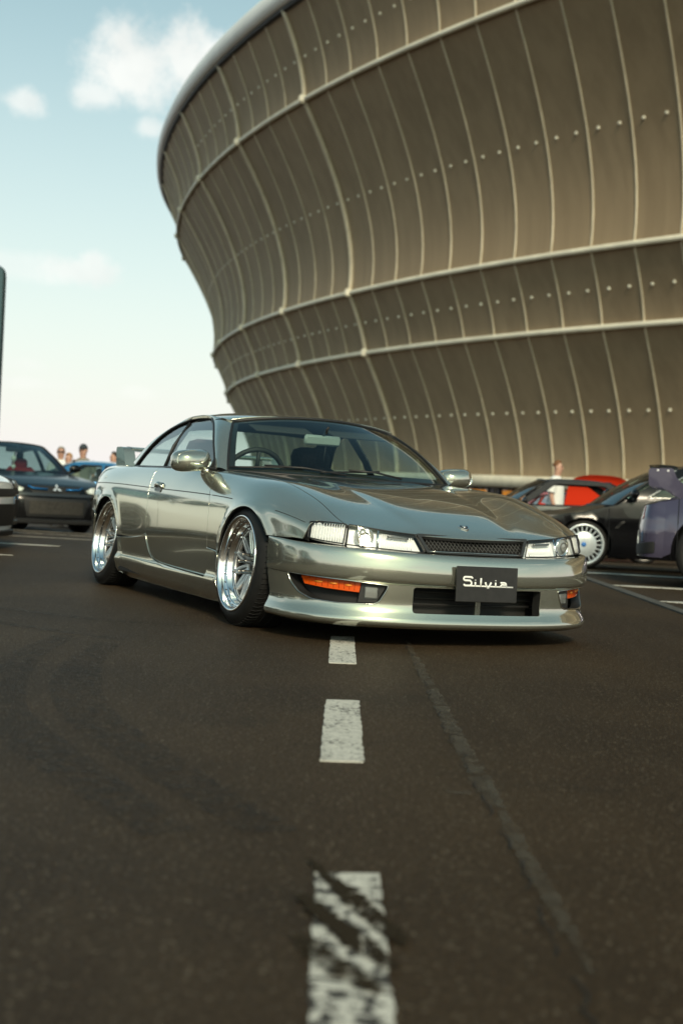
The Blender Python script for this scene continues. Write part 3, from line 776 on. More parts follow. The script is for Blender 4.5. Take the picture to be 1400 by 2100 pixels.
# ------------------------------------------------------------------ nose: plan curve and panels round it
_th = np.linspace(0, 1.535, 2000); _qx = .300 + .648 * np.cos(_th) ** (2 / 2.6); _qy = .858 * np.sin(_th) ** (2 / 2.6)
_ql = np.concatenate([[0], np.cumsum(np.hypot(np.diff(_qx), np.diff(_qy)))]); _sl = np.linspace(0, float(np.interp(-.352, -_qx, _ql)), 48)
_px, _py = np.interp(_sl, _ql, _qx), np.interp(_sl, _ql, _qy)
_fx, _fy = spline(_sl, _px), spline(_sl, _py); SMAX = float(_sl[-1])
def s_of(y): return float(np.interp(abs(y), _py, _sl)) * (1 if y >= 0 else -1)
def plan(s):
    a = np.abs(s); sg = np.where(s >= 0, 1.0, -1.0); x, y = _fx(a), _fy(a); e = 1e-3
    tx, ty_ = (_fx(a + e) - _fx(a - e)), (_fy(a + e) - _fy(a - e)); tx = np.where(a < 2e-3, 0, tx); l = np.hypot(tx, ty_); nx, ny = ty_ / l, -tx / l
    return x, y * sg, nx, ny * sg
def nose(dfun):
    def f(Q):
        Q = np.asarray(Q, float); s, z = Q[:, 0], Q[:, 1]; x, y, nx, ny = plan(s); d = dfun(s, z)
        return np.stack([x + nx * d, y + ny * d, z + 0 * s], -1)
    return fd(f, 5e-4)
sA = lambda s: np.clip(np.abs(s) / SMAX, 0, 1)
zbot = lambda s: .283 + .034 * sA(s) ** 2        # lower edge of the bumper face
ztop = lambda s: .432 + .0335 * sA(s) ** 1.6      # its upper edge
# upper bumper face: grid along profile
_pd = sp((0, -.022), (.08, -.006), (.20, .003), (.40, .005), (.60, .000), (.76, -.008), (.87, -.019), (.95, -.038), (1.0, -.068))
_pz = sp((0, 0), (.10, .10), (.25, .27), (.45, .50), (.62, .70), (.78, .88), (.88, .965), (.95, .995), (1.0, 1.005))
def BF(Q):
    Q = np.asarray(Q, float); s, w = Q[:, 0], Q[:, 1]; x, y, nx, ny = plan(s); k = 1 - .93 * sA(s) ** 2.2; d = _pd(w) * k - .006 * sA(s) ** 6
    return np.stack([x + nx * d, y + ny * d, zbot(s) + (ztop(s) - zbot(s)) * _pz(w)], -1)
panel('front_bumper', fd(BF, 5e-4), [(-SMAX + .004, .0), (SMAX - .004, .0), (SMAX - .004, 1.0), (-SMAX + .004, 1.0)], PAINT, coupe, step=.021, roll=.0012, rim=INNER)
# lower bumper with the three openings, flaring into the lip
_ld = sp((.085, -.030), (.095, -.002), (.102, .004), (.116, .006), (.130, .002), (.148, -.007), (.17, -.016), (.20, -.020), (.24, -.018), (.27, -.017), (.32, -.016))
def dlow(s, z): return _ld(z - .006 * sA(s) ** 2) + .0 * s - .010 * sA(s) ** 6 + .016 * sA(s) ** 4 * np.clip((z - .2) / .12, 0, 1)
LOW = nose(dlow)
def nz(pts, sg=1): return [(sg * s_of(y), z) for y, z in pts]
lo = [(-SMAX + .004, .085)] + [(s, .085) for s in np.linspace(-SMAX + .05, SMAX - .05, 20)] + [(SMAX - .004, .085), (SMAX - .004, .318)]
lo += [(s, float(zbot(s)) - .002) for s in np.linspace(SMAX - .02, -SMAX + .02, 40)] + [(-SMAX + .004, .318)]
side_op = [(.832, .309), (.62, .293), (.468, .281), (.478, .255), (.505, .205), (.53, .192), (.68, .189), (.768, .196), (.806, .222), (.826, .268)]
cen_op = rpoly([(s_of(.352), .280), (-s_of(.352), .280), (-s_of(.352), .160), (s_of(.352), .160)], .018)
fine = lambda p: [tuple(q) for q in rpoly(p, .012, 4)]
holes_low = [fine(nz(side_op)), fine(nz(side_op, -1)), [tuple(q) for q in cen_op]]
panel('front_lip', LOW, lo, PAINT, coupe, holes=holes_low, step=.02, estep=.016, thick=.05, roll=.003, rim=BLACKP)
for h_ in holes_low[:2]:
    _hp, _hn = LOW(np.array(dense(h_, .012))); MB().tube([p + n * .0015 for p, n in zip(_hp, _hn)], .0028, 5, closed=True).build('opening_edge', mat('chrome_edge', (.6, .6, .56), .15, 1.0), coupe, smooth=True)
# dark ducts behind the openings
DUCT = mat('duct_black', (.010, .010, .010), .7)
ins = nose(lambda s, z: -.085 + 0 * s)
for sg in (1, -1): panel('side_duct', ins, [(sg * s_of(y), z) for y, z in ((.85, .33), (.44, .31), (.44, .17), (.85, .17))], DUCT, coupe, step=.04)
insc = nose(lambda s, z: -.16 + 0 * s)
panel('centre_duct', insc, [(-s_of(.40), .31), (s_of(.40), .31), (s_of(.40), .14), (-s_of(.40), .14)], DUCT, coupe, step=.05)
panel('duct_floor', fd(lambda Q: np.stack([_fx(np.abs(Q[:, 0])) - .02 - Q[:, 1], np.interp(np.abs(Q[:, 0]), _sl, _py) * np.sign(Q[:, 0]), .150 + 0 * Q[:, 0]], -1)), [(-.37, 0), (.37, 0), (.37, .14), (-.37, .14)], PAINT, coupe, step=.05)
for zc_ in (.195, .225, .255):
    MB().tube([(float(_fx(abs(s))) - .13, float(_fy(abs(s))) * (1 if s > 0 else -1), zc_) for s in np.linspace(-.36, .36, 16)], .006, 6).build('radiator_slat', DUCT, coupe, smooth=True)
MB().box((.875, .015, .20), (.02, .028, .15), bev=.004).build('plate_bracket', PAINT, coupe)
# amber indicators and fog lamps in the side openings
indm = nose(lambda s, z: -.042 + .0 * s)
ring_m = mat('chrome_edge', (.6, .6, .56), .15, 1.0)
for sg in (1, -1):
    sig = panel('turn_signal', indm, [(sg * s_of(y), z) for y, z in ((.812, .303), (.72, .294), (.62, .287), (.590, .284), (.595, .242), (.65, .245), (.73, .251), (.800, .262))], AMBER, coupe, step=.015)
    for y in np.linspace(.615, .785, 9):
        q_ = (y - .59) / .22; P_, N_ = indm(np.array([(sg * s_of(y), z) for z in np.linspace(.2475 + .016 * q_, .281 + .015 * q_, 4)]))
        MB().tube([p + n * .0004 for p, n in zip(P_, N_)], .0016, 4).build('lens_rib', mat('amber_rib', (.42, .045, .004), .2), sig, smooth=True)
    for y in (.64, .70, .755):
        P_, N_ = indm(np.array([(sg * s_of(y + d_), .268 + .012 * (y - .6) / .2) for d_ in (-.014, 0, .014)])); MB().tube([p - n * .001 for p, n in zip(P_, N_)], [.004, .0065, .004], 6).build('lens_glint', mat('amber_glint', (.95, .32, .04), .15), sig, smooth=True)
    b = panel('fog_lamp_frame', nose(lambda s, z: -.040 + 0 * s), [(sg * s_of(y), z) for y, z in ((.585, .281), (.475, .276), (.518, .198), (.598, .196))], BLACKP, coupe, step=.03)
    x, yy_, nx, ny = [float(np.ravel(v)[0]) for v in plan(np.array([sg * s_of(.542)]))]
    rot = Matrix.Rotation(math.atan2(ny, nx), 4, 'Z')
    c0 = np.array((x - nx * .036, yy_ - ny * .036, .243))
    MB().box(c0 - np.array((nx, ny, 0)) * .006, (.014, .060, .054), rot, bev=.005).build('reflector', mat('fog_reflector', (.42, .43, .42), .2, .5), b)
    MB().box(c0 + np.array((nx, ny, 0)) * .006, (.010, .066, .060), rot, bev=.004).build('fog_lamp_lens', LENS, b, smooth=False)
    for k in range(7):
        MB().box(c0 + np.array((nx, ny, 0)) * .0035 + np.array((-ny, nx, 0)) * (k - 3) * .0085, (.003, .0018, .05), rot).build('lens_flute', LENS, b)
# number plate with its lettering
plate = MB().box((0, 0, 0), (.012, .330, .165), bev=.003).build('licence_plate', grain(mat('plate_black', (.022, .021, .020), .42), (.022, .021, .020), .15, 30), coupe)
plate.location = (.972, 0, .307); plate.rotation_euler = (0, R(-1.5), 0)
LET = mat('plate_letter_white', (.88, .88, .84), .5)
def pl(name, pts, w=.0092, closed=False):
    # local: u to the viewer's right (-> +Y), v up
    P = [(.0085, u, v * .88) for u, v in pts]; mb = MB(); mb.tube(P, w / 2, 8, closed=closed)
    V = np.array(mb.V); V[:, 0] = .0062 + (V[:, 0] - .0085) * .35 + .0006; mb.V = [tuple(v) for v in V]
    return mb.build('plate_letter', LET, plate, smooth=True)
def arcp(cx_, cy_, rx, ry, a0, a1, n=10): return [(cx_ + rx * math.cos(R(a0 + (a1 - a0) * i / n)), cy_ + ry * math.sin(R(a0 + (a1 - a0) * i / n))) for i in range(n + 1)]
UL = -.010
pl('S', arcp(-.092, .029, .010, .0085, 10, 90, 5) + [(-.118, .0375)] + arcp(-.120, .0285, .009, .009, 90, 270, 8) + [(-.096, .0195)] + [(-.090, .014)] + arcp(-.096, .006, .010, .0135, 60, -90, 8)[3:] + [(-.122, -.0075), (-.128, .0)], .0098)
pl('base', [(-.118, UL + .002), (.140, UL)], .0072)
pl('i', [(-.066, UL), (-.066, .013)]); pl('dot', [(-.066, .021), (-.066, .0245)])
pl('l', [(-.036, UL), (-.036, .034)])
pl('v', [(-.012, .013), (-.010, .006), (.001, -.021), (.005, -.021), (.020, .013)], .0098)
pl('i', [(.044, UL), (.044, .013)]); pl('dot', [(.044, .021), (.044, .0245)])
pl('a', [(.070, .011), (.074, .0125), (.094, .0125), (.100, .009), (.104, UL)]); pl('a', [(.103, .001), (.078, .002), (.072, -.003), (.076, UL)])
# grille: frame and mesh between the lamps
GRM = mat('grille_black', (.014, .014, .014), .4); GRF = mat('grille_frame', (.03, .03, .03), .25)
dl = lambda s, z: -.060 - .030 * (1 - sA(s)) - .055 * np.clip((z - .43) / .10, 0, 1.3) * (1 - .75 * sA(s)) + .055 * sA(s) ** 1.2
LAMP = nose(dl)
def lz(pts, sg=1): return [(sg * s_of(y), z) for y, z in pts]
gr = lz(((0, .520), (.15, .519), (.30, .522), (.322, .522), (.272, .440), (.15, .4365), (0, .436)))
gr = gr[:-1] + [(-s, z) for s, z in gr[::-1]][:-1] if False else [(s, z) for s, z in gr] + [(-s, z) for s, z in gr[::-1][1:-1]]
gin = lz(((0, .509), (.15, .508), (.298, .510), (.262, .4485), (.15, .4455), (0, .445))); gin = [(s, z) for s, z in gin] + [(-s, z) for s, z in gin[::-1][1:-1]]
GR = panel('grille', LAMP, gr, GRF, coupe, holes=[gin], step=.02, thick=.02, off=.004)
panel('grille_back', LAMP, [(s * 1.02, z) for s, z in gin], mat('grille_back_black', (.004, .004, .004), .9), GR, step=.04, off=-.035)
def onlamp(s, z, off):
    P, N = LAMP(np.array([(s, z)])); return P[0] + N[0] * off
pol = np.array(gin)
for d in (-1, 1):
    for c0_ in np.arange(-.50, .50, .0215):
        seg = [(c0_ + d * q * .055, .445 + q * .0655) for q in np.linspace(0, 1, 8)]
        seg = [p for p in seg if pip(np.array([p]), pol)[0]]
        if len(seg) > 1: MB().tube([onlamp(p[0], p[1], -.008 - .003 * (d > 0)) for p in seg], .0017, 4).build('grille_wire', mat('grille_wire_grey', (.07, .07, .068), .35), GR, smooth=True)
MB().tube([onlamp(s, .4435, .005) for s in np.linspace(-s_of(.258), s_of(.258), 14)], .0022, 5).build('grille_bright_edge', ring_m, GR, smooth=True)
# headlamps
lamp_main = ((.330, .518), (.40, .522), (.50, .530), (.60, .541), (.660, .547), (.662, .456), (.50, .446), (.38, .440), (.286, .4385))
lamp_corn = ((.672, .548), (.72, .552), (.77, .553), (.800, .549), (.797, .476), (.75, .466), (.674, .458))
for sg in (1, -1):
    o = lz(lamp_main, sg)
    hlamp = panel('headlamp', LAMP, o, LENS, coupe, step=.02, roll=.003, thick=.006)
    panel('lamp_housing', LAMP, o, mat('lamp_housing_chrome', (.93, .94, .93), .25, .0), hlamp, step=.02, off=-.032)
    # rim seal
    P = [onlamp(s, z, .001) for s, z in dense(rpoly(o, .004), .02)]
    MB().tube(P, .0028, 5, closed=True).build('lamp_seal', TRIM, hlamp, smooth=True)
    # projector bowl
    for yc, zc_, rr_, nm in ((.588, .497, .041, 'projector'),):
        c = onlamp(sg * s_of(yc), zc_, -.014); x, yy_, nx, ny = [float(np.ravel(v)[0]) for v in plan(np.array([sg * s_of(yc)]))]
        M = Matrix.Translation(Vector(c)) @ Matrix.Rotation(math.atan2(ny, nx) * .55, 4, 'Z')
        MB().lathe([(rr_ * 1.12, -.03), (rr_ * 1.12, .004), (rr_ * 1.02, .006), (rr_ * .98, -.006)], 28, 'X').xf(M).build('bezel_ring', CHROME, hlamp, smooth=True)
        MB().lathe([(rr_ * 1.0, -.004), (rr_ * .9, .003), (rr_ * .6, .008), (rr_ * .3, .0105), (.0005, .011)], 28, 'X').xf(M).build('projector_glass', mat('projector_lens', (.35, .36, .34), .06, .3, Coat_Weight=1.0), hlamp, smooth=True)
        MB().lathe([(rr_ * .62, .012), (rr_ * .52, .013), (rr_ * .46, .012)], 24, 'X').xf(M).build('projector_inner_ring', mat('lens_ring_grey', (.22, .22, .2), .2, .6), hlamp, smooth=True)
    # fluted inner reflector
    for k in range(16):
        y = .342 + k * .0105; s = sg * s_of(y); zt_ = .447 + .0; zz = .512 + (y - .33) * .09
        z0 = .449 if y > .315 else .47
        MB().tube([onlamp(s, z0 + (zz - z0) * q, -.020 - .012 * math.sin(q * math.pi)) for q in np.linspace(.0, 1, 6)], .0032, 5).build('reflector_flute', REFL, hlamp, smooth=True)
    MB().tube([onlamp(sg * s_of(y), .500 + .05 * (y - .35), -.010) for y in np.linspace(.365, .475, 8)], .006, 6).build('reflector_bar', mat('bulb_shield', (.25, .25, .24), .3, .8), hlamp, smooth=True)
    MB().tube([onlamp(sg * s_of(.522), z, -.012) for z in (.450, .49, .53)], .0055, 6).build('lamp_divider', CHROME, hlamp, smooth=True)
    o = lz(lamp_corn, sg)
    cl = panel('corner_lamp', LAMP, o, LENS, coupe, step=.02, thick=.006)
    panel('corner_reflector', LAMP, o, mat('corner_reflector_white', (.93, .94, .93), .3, .0), cl, step=.02, off=-.022)
    for k in range(12):
        y = .68 + k * .0098; s = sg * s_of(y); q = (y - .67) / .12
        MB().tube([onlamp(s, z, -.008) for z in np.linspace(.466 + .008 * q, .548, 5)], .0026, 4).build('lens_flute', mat('corner_flute', (.92, .93, .92), .12, .1), cl, smooth=True)
    P = [onlamp(s, z, .001) for s, z in dense(rpoly(o, .006), .02)]
    MB().tube(P, .0030, 5, closed=True).build('lamp_seal', TRIM, cl, smooth=True)
# dark filler behind lamps and under the hood edge
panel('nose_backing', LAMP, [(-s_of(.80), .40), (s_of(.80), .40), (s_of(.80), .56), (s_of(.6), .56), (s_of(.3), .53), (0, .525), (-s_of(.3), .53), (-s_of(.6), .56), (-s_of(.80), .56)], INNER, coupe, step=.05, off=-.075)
# hood emblem
_c = HD2(np.array([[.735, 0.0]]))[0][0]
em = MB().prism([(-.020, .024), (.020, .024), (.030, .012), (.022, -.010), (0, -.030), (-.022, -.010), (-.030, .012)], 0, .005, 'Z')
eo = em.build('hood_emblem', mat('emblem_silver', (.75, .75, .74), .15, 1.0), coupe)
ei = MB().prism([(-.016, .019), (.016, .019), (.023, .010), (.017, -.008), (0, -.023), (-.017, -.008), (-.023, .010)], .005, .0062, 'Z').build('emblem_field', mat('emblem_black', (.01, .01, .01), .2), eo)
MB().tube([(.010, .010, .0066), (.002, .013, .0066), (-.008, .008, .0066), (.004, .0, .0066), (.008, -.006, .0066), (-.002, -.011, .0066), (-.010, -.008, .0066)], .0028, 5).build('emblem_mark', mat('emblem_silver'), eo, smooth=True)
eo.scale = (.95, .95, .95); eo.location = _c + (0, 0, .001); eo.rotation_euler = Matrix(((0, -.93, .37), (1, 0, 0), (0, .37, .93))).to_3x3().to_euler() if False else (0, 0, 0)
_n = HD2(np.array([[.735, 0.0]]))[1][0]; _n = _n * np.sign(_n[2])
_up = np.cross(_n, (0, 1, 0)); 
eo.rotation_euler = Matrix(((0, _up[0], _n[0]), (1, _up[1], _n[1]), (0, _up[2], _n[2]))).to_euler() if np.linalg.det(np.array(((0, _up[0], _n[0]), (1, _up[1], _n[1]), (0, _up[2], _n[2])))) > 0 else Matrix(((0, -_up[0], _n[0]), (1, -_up[1], _n[1]), (0, -_up[2], _n[2]))).to_euler()
# ------------------------------------------------------------------ coupe: glasshouse
_gy = sp((.74, .752), (.785, .738), (.85, .712), (.92, .680), (1.0, .632), (1.06, .585), (1.09, .556), (1.11, .535))
_tap = sp((-.6, .0), (-1.2, .004), (-1.7, .016), (-2.1, .034), (-2.4, .054), (-2.8, .085))
def GH(Q):
    Q = np.asarray(Q, float); return np.stack([Q[:, 0], _gy(Q[:, 1]) - _tap(Q[:, 0]), Q[:, 1]], -1)
GHS = flip(fd(GH))
_t = GHS(np.array([[-1.3, .9]]))[1][0]
if _t[1] < 0: GHS = fd(GH)
railz = sp((-1.06, 1.066), (-1.2, 1.082), (-1.45, 1.097), (-1.65, 1.096), (-1.85, 1.074), (-2.02, 1.034), (-2.15, .975), (-2.28, .885), (-2.36, .80))
# roof skin
_rc = sp((-.98, 1.116), (-1.1, 1.132), (-1.35, 1.148), (-1.6, 1.147), (-1.85, 1.122), (-2.08, 1.078), (-2.2, 1.05))
_rw = sp((-.98, .505), (-1.08, .530), (-1.3, .548), (-1.65, .548), (-1.9, .535), (-2.1, .515), (-2.2, .50))
_re = sp((-.98, 1.060), (-1.08, 1.078), (-1.3, 1.102), (-1.5, 1.109), (-1.65, 1.106), (-1.85, 1.083), (-2.02, 1.045), (-2.2, .99))
def RF(Q):
    Q = np.asarray(Q, float); x, u = Q[:, 0], Q[:, 1]; w = _rw(x); a = np.abs(u)
    return np.stack([x, u * w, _rc(x) + (_re(x) - _rc(x)) * (.35 * a ** 2 + .65 * a ** 4)], -1)
RFS = fd(RF)
if RFS(np.array([[-1.4, .1]]))[1][0, 2] < 0: RFS = flip(RFS)
wt = lambda u: -1.005 - .070 * u ** 2            # header line
rb_ = lambda u: -2.10 + .03 * u ** 2             # top of the rear window
rfo = [(wt(u) - .012, u) for u in np.linspace(-1, 1, 17)] + [(x, 1.0) for x in np.linspace(-1.2, -1.95, 8)] + [(rb_(u) + .012, u) for u in np.linspace(1, -1, 17)] + [(x, -1.0) for x in np.linspace(-1.95, -1.2, 8)]
roofp = panel('roof', RFS, rfo, PAINT, coupe, step=.05, estep=.03)
panel('headliner', flip(RFS), [(wt(u) - .03, u) for u in np.linspace(-.97, .97, 9)] + [(rb_(u) + .03, u) for u in np.linspace(.97, -.97, 9)], LINER, coupe, step=.08, off=.025, thick=.004)
# windscreen as a loft from cowl to header
def WS(Q):
    Q = np.asarray(Q, float); v, u = Q[:, 0], Q[:, 1]; a = np.abs(u)
    x0 = -.445 - .205 * a ** 2.2; y0 = .690 * u; z0 = .772 + .004 * a
    x1 = wt(u); y1 = .512 * u; z1 = 1.117 - .049 * a ** 2.2
    b = .022 * 4 * v * (1 - v)
    return np.stack([x0 + (x1 - x0) * v + b * .5, y0 + (y1 - y0) * v + u * .012 * 4 * v * (1 - v), z0 + (z1 - z0) * v + b * .9], -1)
WSS = fd(WS)
if WSS(np.array([[.5, .1]]))[1][0, 2] < 0: WSS = flip(WSS)
wso = [(0.0, u) for u in np.linspace(-1, 1, 13)] + [(1.0, u) for u in np.linspace(1, -1, 13)]
ws = panel('windscreen', WSS, wso, GLASS_W, coupe, step=.06, thick=.003)
def onws(v, u, off=0.0):
    P, N = WSS(np.array([(v, u)])); return P[0] + N[0] * off
# black painted border and rubber seal round the windscreen
band = [(0.0, u) for u in np.linspace(-1, 1, 13)] + [(1.0, u) for u in np.linspace(1, -1, 13)]
inner = [(.085, u) for u in np.linspace(-.955, .955, 13)] + [(.955, u) for u in np.linspace(.945, -.945, 13)]
panel('glass_border', WSS, band, BLACKP, ws, holes=[inner], step=.06, off=-.004, thick=.001)
MB().tube([onws(0, u, .002) for u in np.linspace(-1, 1, 25)] + [onws(v, 1, .002) for v in np.linspace(.1, .9, 9)] + [onws(1, u, .002) for u in np.linspace(1, -1, 25)] + [onws(v, -1, .002) for v in np.linspace(.9, .1, 9)], .0075, 6, closed=True).build('windscreen_seal', TRIM, coupe, smooth=True)
# rear window
def RW(Q):
    Q = np.asarray(Q, float); v, u = Q[:, 0], Q[:, 1]; a = np.abs(u)
    x0 = -2.70 + .06 * a ** 2; y0 = .60 * u; z0 = .812 - .012 * a
    x1 = rb_(u); y1 = .505 * u; z1 = 1.070 - .050 * a ** 2
    b = .03 * 4 * v * (1 - v)
    return np.stack([x0 + (x1 - x0) * v - b * .3, y0 + (y1 - y0) * v, z0 + (z1 - z0) * v + b], -1)
RWS = fd(RW)
if RWS(np.array([[.5, .1]]))[1][0, 2] < 0: RWS = flip(RWS)
panel('rear_window', RWS, wso, GLASS_W, coupe, step=.06, thick=.003)
# side glass, pillars, seals
beltz = .787
apil = [(-.700, beltz), (-.86, .893), (-1.02, .985), (-1.14, 1.040), (-1.235, 1.069)]     # front edge of the door glass
top = [(-1.34, 1.082), (-1.50, 1.088), (-1.66, 1.082)]
rear_top = [(-1.72, 1.074), (-1.87, 1.046), (-2.00, 1.004), (-2.12, .940), (-2.22, .862), (-2.285, beltz + .006)]
dg = [(-.74, beltz)] + [(x - .028, z - .004) for x, z in apil[1:]] + top + [(-1.668, 1.06), (-1.625, beltz)]
qg = [(-1.650, beltz)] + [(-1.692, 1.062)] + [(x, z - .004) for x, z in rear_top]
GL = []
for s in (1, -1):
    f = GHS if s > 0 else mirror_y(GHS)
    GL.append(panel('door_glass', f, dg, GLASS_S, coupe, step=.05, thick=.003, off=-.006))
    panel('quarter_glass', f, qg, GLASS_S, coupe, step=.05, thick=.003, off=-.004)
    def sg_(pts, name, r=.006, off=.002, m=TRIM, par=coupe):
        P, N = f(np.array(pts)); MB().tube([p + n * off for p, n in zip(P, N)], r, 6).build(name, m, par, smooth=True)
    sg_([(-.70, beltz - .004), (-1.2, beltz - .004), (-1.65, beltz - .002), (-2.29, beltz + .001)], 'belt_seal', .008)
    sg_(crspline([(x - .014, z + .001) for x, z in apil] + [(x, z + .012) for x, z in top] + [(x, z + .010) for x, z in rear_top[:-1]] + [(-2.315, beltz)], 5), 'window_seal', .0085)
    P, N = f(np.array([(-1.638, beltz), (-1.660, .92), (-1.680, 1.07)])); MB().tube([p + n * -.002 for p, n in zip(P, N)], .009, 6).build('b_pillar_seal', TRIM, coupe, smooth=True)
    # A pillar: loft between the windscreen edge and the door glass edge
    n = 12; A = []
    for i in range(n + 1):
        v = i / n; pw = onws(v * 1.0, s * 1.0, 0); zt_ = pw[2]
        xs_ = float(np.interp(v, np.linspace(0, 1, 5), [p[0] for p in apil])); zs_ = float(np.interp(v, np.linspace(0, 1, 5), [p[1] for p in apil]))
        ps, ns = f(np.array([(xs_, zs_)])); ps = ps[0] + ns[0] * .004
        row = []
        for k in range(7):
            q = k / 6; c = pw + (ps - pw) * q; bul = .016 * 4 * q * (1 - q); d = np.array((.30, s * .75, .55)); row.append(c + d / np.linalg.norm(d) * bul)
        A.append(row)
    MB().grid(np.array(A)).build('a_pillar', PAINT, coupe, smooth=True)
    # C pillar and roof rail: from the side window line up to the roof edge and rear window edge
    C = []; path = [(-1.235, 1.072), (-1.34, 1.088), (-1.5, 1.094), (-1.66, 1.089), (-1.75, 1.079), (-1.88, 1.053), (-2.01, 1.012), (-2.13, .948), (-2.23, .870), (-2.31, .790)]
    for i, (x, z) in enumerate(path):
        ps, ns = f(np.array([(x, z)])); ps = ps[0] + ns[0] * .003
        if i < 6:
            xr = x - .01 * i; pr = RF(np.array([[max(xr, -2.03), s * 1.0]]))[0]
            if i == 0: pr = RF(np.array([[-1.09, s * 1.0]]))[0]
        else:
            v = 1 - (i - 6) / 3.0 * 1.0; pr = RW(np.array([[max(0, v) * .96 + .02, s * 1.0]]))[0]
        row = []
        for k in range(6):
            q = k / 5; c = ps + (pr - ps) * q; d = np.array((-.1, s * .5, .8)); row.append(c + d * .012 * 4 * q * (1 - q) * (1 if i < 6 else 2.2))
        C.append(row)
    D = np.array([crspline(list(np.array(C)[:, k]), 4) for k in range(6)]).transpose(1, 0, 2)
    MB().grid(D).build('c_pillar', PAINT, coupe, smooth=True)
    MB().grid(D - np.array((0, s * .018, .012))).build('pillar_trim', LINER, coupe, smooth=True)
    P, N = f(np.array([(-1.600, beltz), (-1.625, .92), (-1.645, 1.075), (-1.735, 1.07), (-1.71, .92), (-1.68, beltz)])); mesh_obj('b_pillar_trim', list(P - N * .02), [(0, 1, 4, 5), (1, 2, 3, 4)], LINER, coupe)
    MB().grid(np.array(A) - np.array((.012, s * .018, .012))).build('pillar_trim', LINER, coupe, smooth=True)
    # sail triangle where the mirror sits
    panel('mirror_sail', f, [(-.69, beltz + .002), (-.80, beltz + .002), (-.81, .872)], BLACKP, coupe, step=.03, off=.003, thick=.006)
# cowl below the glass, wipers
cw = [(hbx, y) for hbx, y in [(float(hb(abs(y))) - .004, y) for y in np.linspace(-.68, .68, 17)]] + [(-.47 - .20 * (abs(y) / .69) ** 2.2, y) for y in np.linspace(.68, -.68, 17)]
panel('cowl', HD, cw, BLACKP, coupe, step=.04, off=-.012)
for (u0, v0), (u1, v1), nm in (((-.10, .02), (-.74, .075), 0), ((.42, .02), (-.06, .085), 1), ):
    a, b = onws(v0, -u0 if False else u0, .02), onws(v1, u1, .02)
    e = MB().tube([onws(v0, u0, .016), (a + b) / 2 + (0, 0, .010), b], .006, 6).build('wiper_arm', TRIM, coupe, smooth=True)
    MB().tube([onws(v1 - .035 + .06 * q, u1 - .25 + .55 * q, .010) for q in np.linspace(0, 1, 8)], .0055, 5).build('wiper_blade', TRIM, e, smooth=True)
# door mirrors
for s in (1, -1):
    rootm = empty('door_mirror'); rootm.parent = coupe
    n, m_ = 20, 14; G = []
    for i in range(n):
        th = 2 * math.pi * i / n; row = []
        for j in range(m_ + 1):
            q = j / m_
            # j runs from the outer tip of the back (front face) round to the glass rim
            ph = q * math.pi * .62
            a, b, c = .112, .063, .090
            ct, st_ = math.cos(th), math.sin(th); sup = lambda v, p: math.copysign(abs(v) ** p, v)
            y = a * sup(ct, .62) * math.sin(ph) ** .8; z = b * sup(st_, .62) * math.sin(ph) ** .8; x = c * math.cos(ph) - .01
            row.append((x, y * 1.0, z + .010 * (y / a)))
        G.append(row)
    G = np.array(G)[:, ::-1]
    sh = MB().grid(G, closed_u=True, flip=False); o = sh.build('mirror_shell', PAINT, rootm, sharp=80)
    MB().lathe([(.0005, 0), (.95, 0), (1.0, .004)], 24, 'X').xf(Matrix.Diagonal((1, .106, .057, 1))).build('mirror_glass', mat('mirror_silvering', (.75, .77, .77), .03, 1.0), rootm)
    rootm.children[-1].location = (-.036, 0, 0)
    rootm.location = (-.80, s * .836, .822); rootm.rotation_euler = (0, 0, R(-6) * s)
    st = MB().tube([(-.012, -s * .06, -.042), (-.005, -s * .085, -.055), (-.002, -s * .112, -.062)], [.020, .022, .03], 8).build('mirror_stalk', PAINT, rootm, smooth=True)
# door handles
for s in (1, -1):
    f = L if s > 0 else mirror_y(L)
    o = rpoly(oz([(-1.375, .688), (-1.50, .694), (-1.505, .640), (-1.38, .634)]), .018)
    h = panel('door_handle', f, o, mat('handle_recess', (.05, .05, .045), .3, .4), coupe, step=.02, off=.002)
    P, N = f(np.array(oz([(-1.372, .661), (-1.40, .675), (-1.44, .678), (-1.48, .679), (-1.508, .667)]))); MB().tube([p + n * o_ for p, n, o_ in zip(P, N, (.002, .010, .014, .010, .002))], [.010, .014, .015, .014, .010], 8).build('pull', PAINT, h, smooth=True)
    P, N = f(np.array(dense(o, .02))); MB().tube([p + n * .002 for p, n in zip(P, N)], .003, 5, closed=True).build('handle_edge', ring_m, h, smooth=True)
    # small side marker lamp and the fuel flap line on the quarter
    o = rpoly(oz([(-2.69, .716), (-2.73, .717), (-2.73, .700), (-2.69, .699)]), .004); panel('key_lock', f, o, ring_m, coupe, step=.02, off=.002)
# rear wing: end posts and blade
for s in (1, -1):
    MB().prism(rpoly([(-2.84, .775), (-3.06, .765), (-3.09, .925), (-2.93, .928)], [.02, .02, .03, .05]), -.04, .04).xf(Matrix.Translation((0, s * .555, 0)) ).build('wing_post', PAINT, coupe, sharp=35)
MB().grid(np.array([[(-3.02 + .10 * math.cos(a) - .03 * (1 - (y / .56) ** 2), y, .915 + .017 * math.sin(a) + .012 * math.cos(a) * 0) for a in np.linspace(0, 2 * math.pi, 16, endpoint=False)] for y in np.linspace(-.53, .53, 12)]), closed_v=True).build('wing_blade', PAINT, coupe, smooth=True)

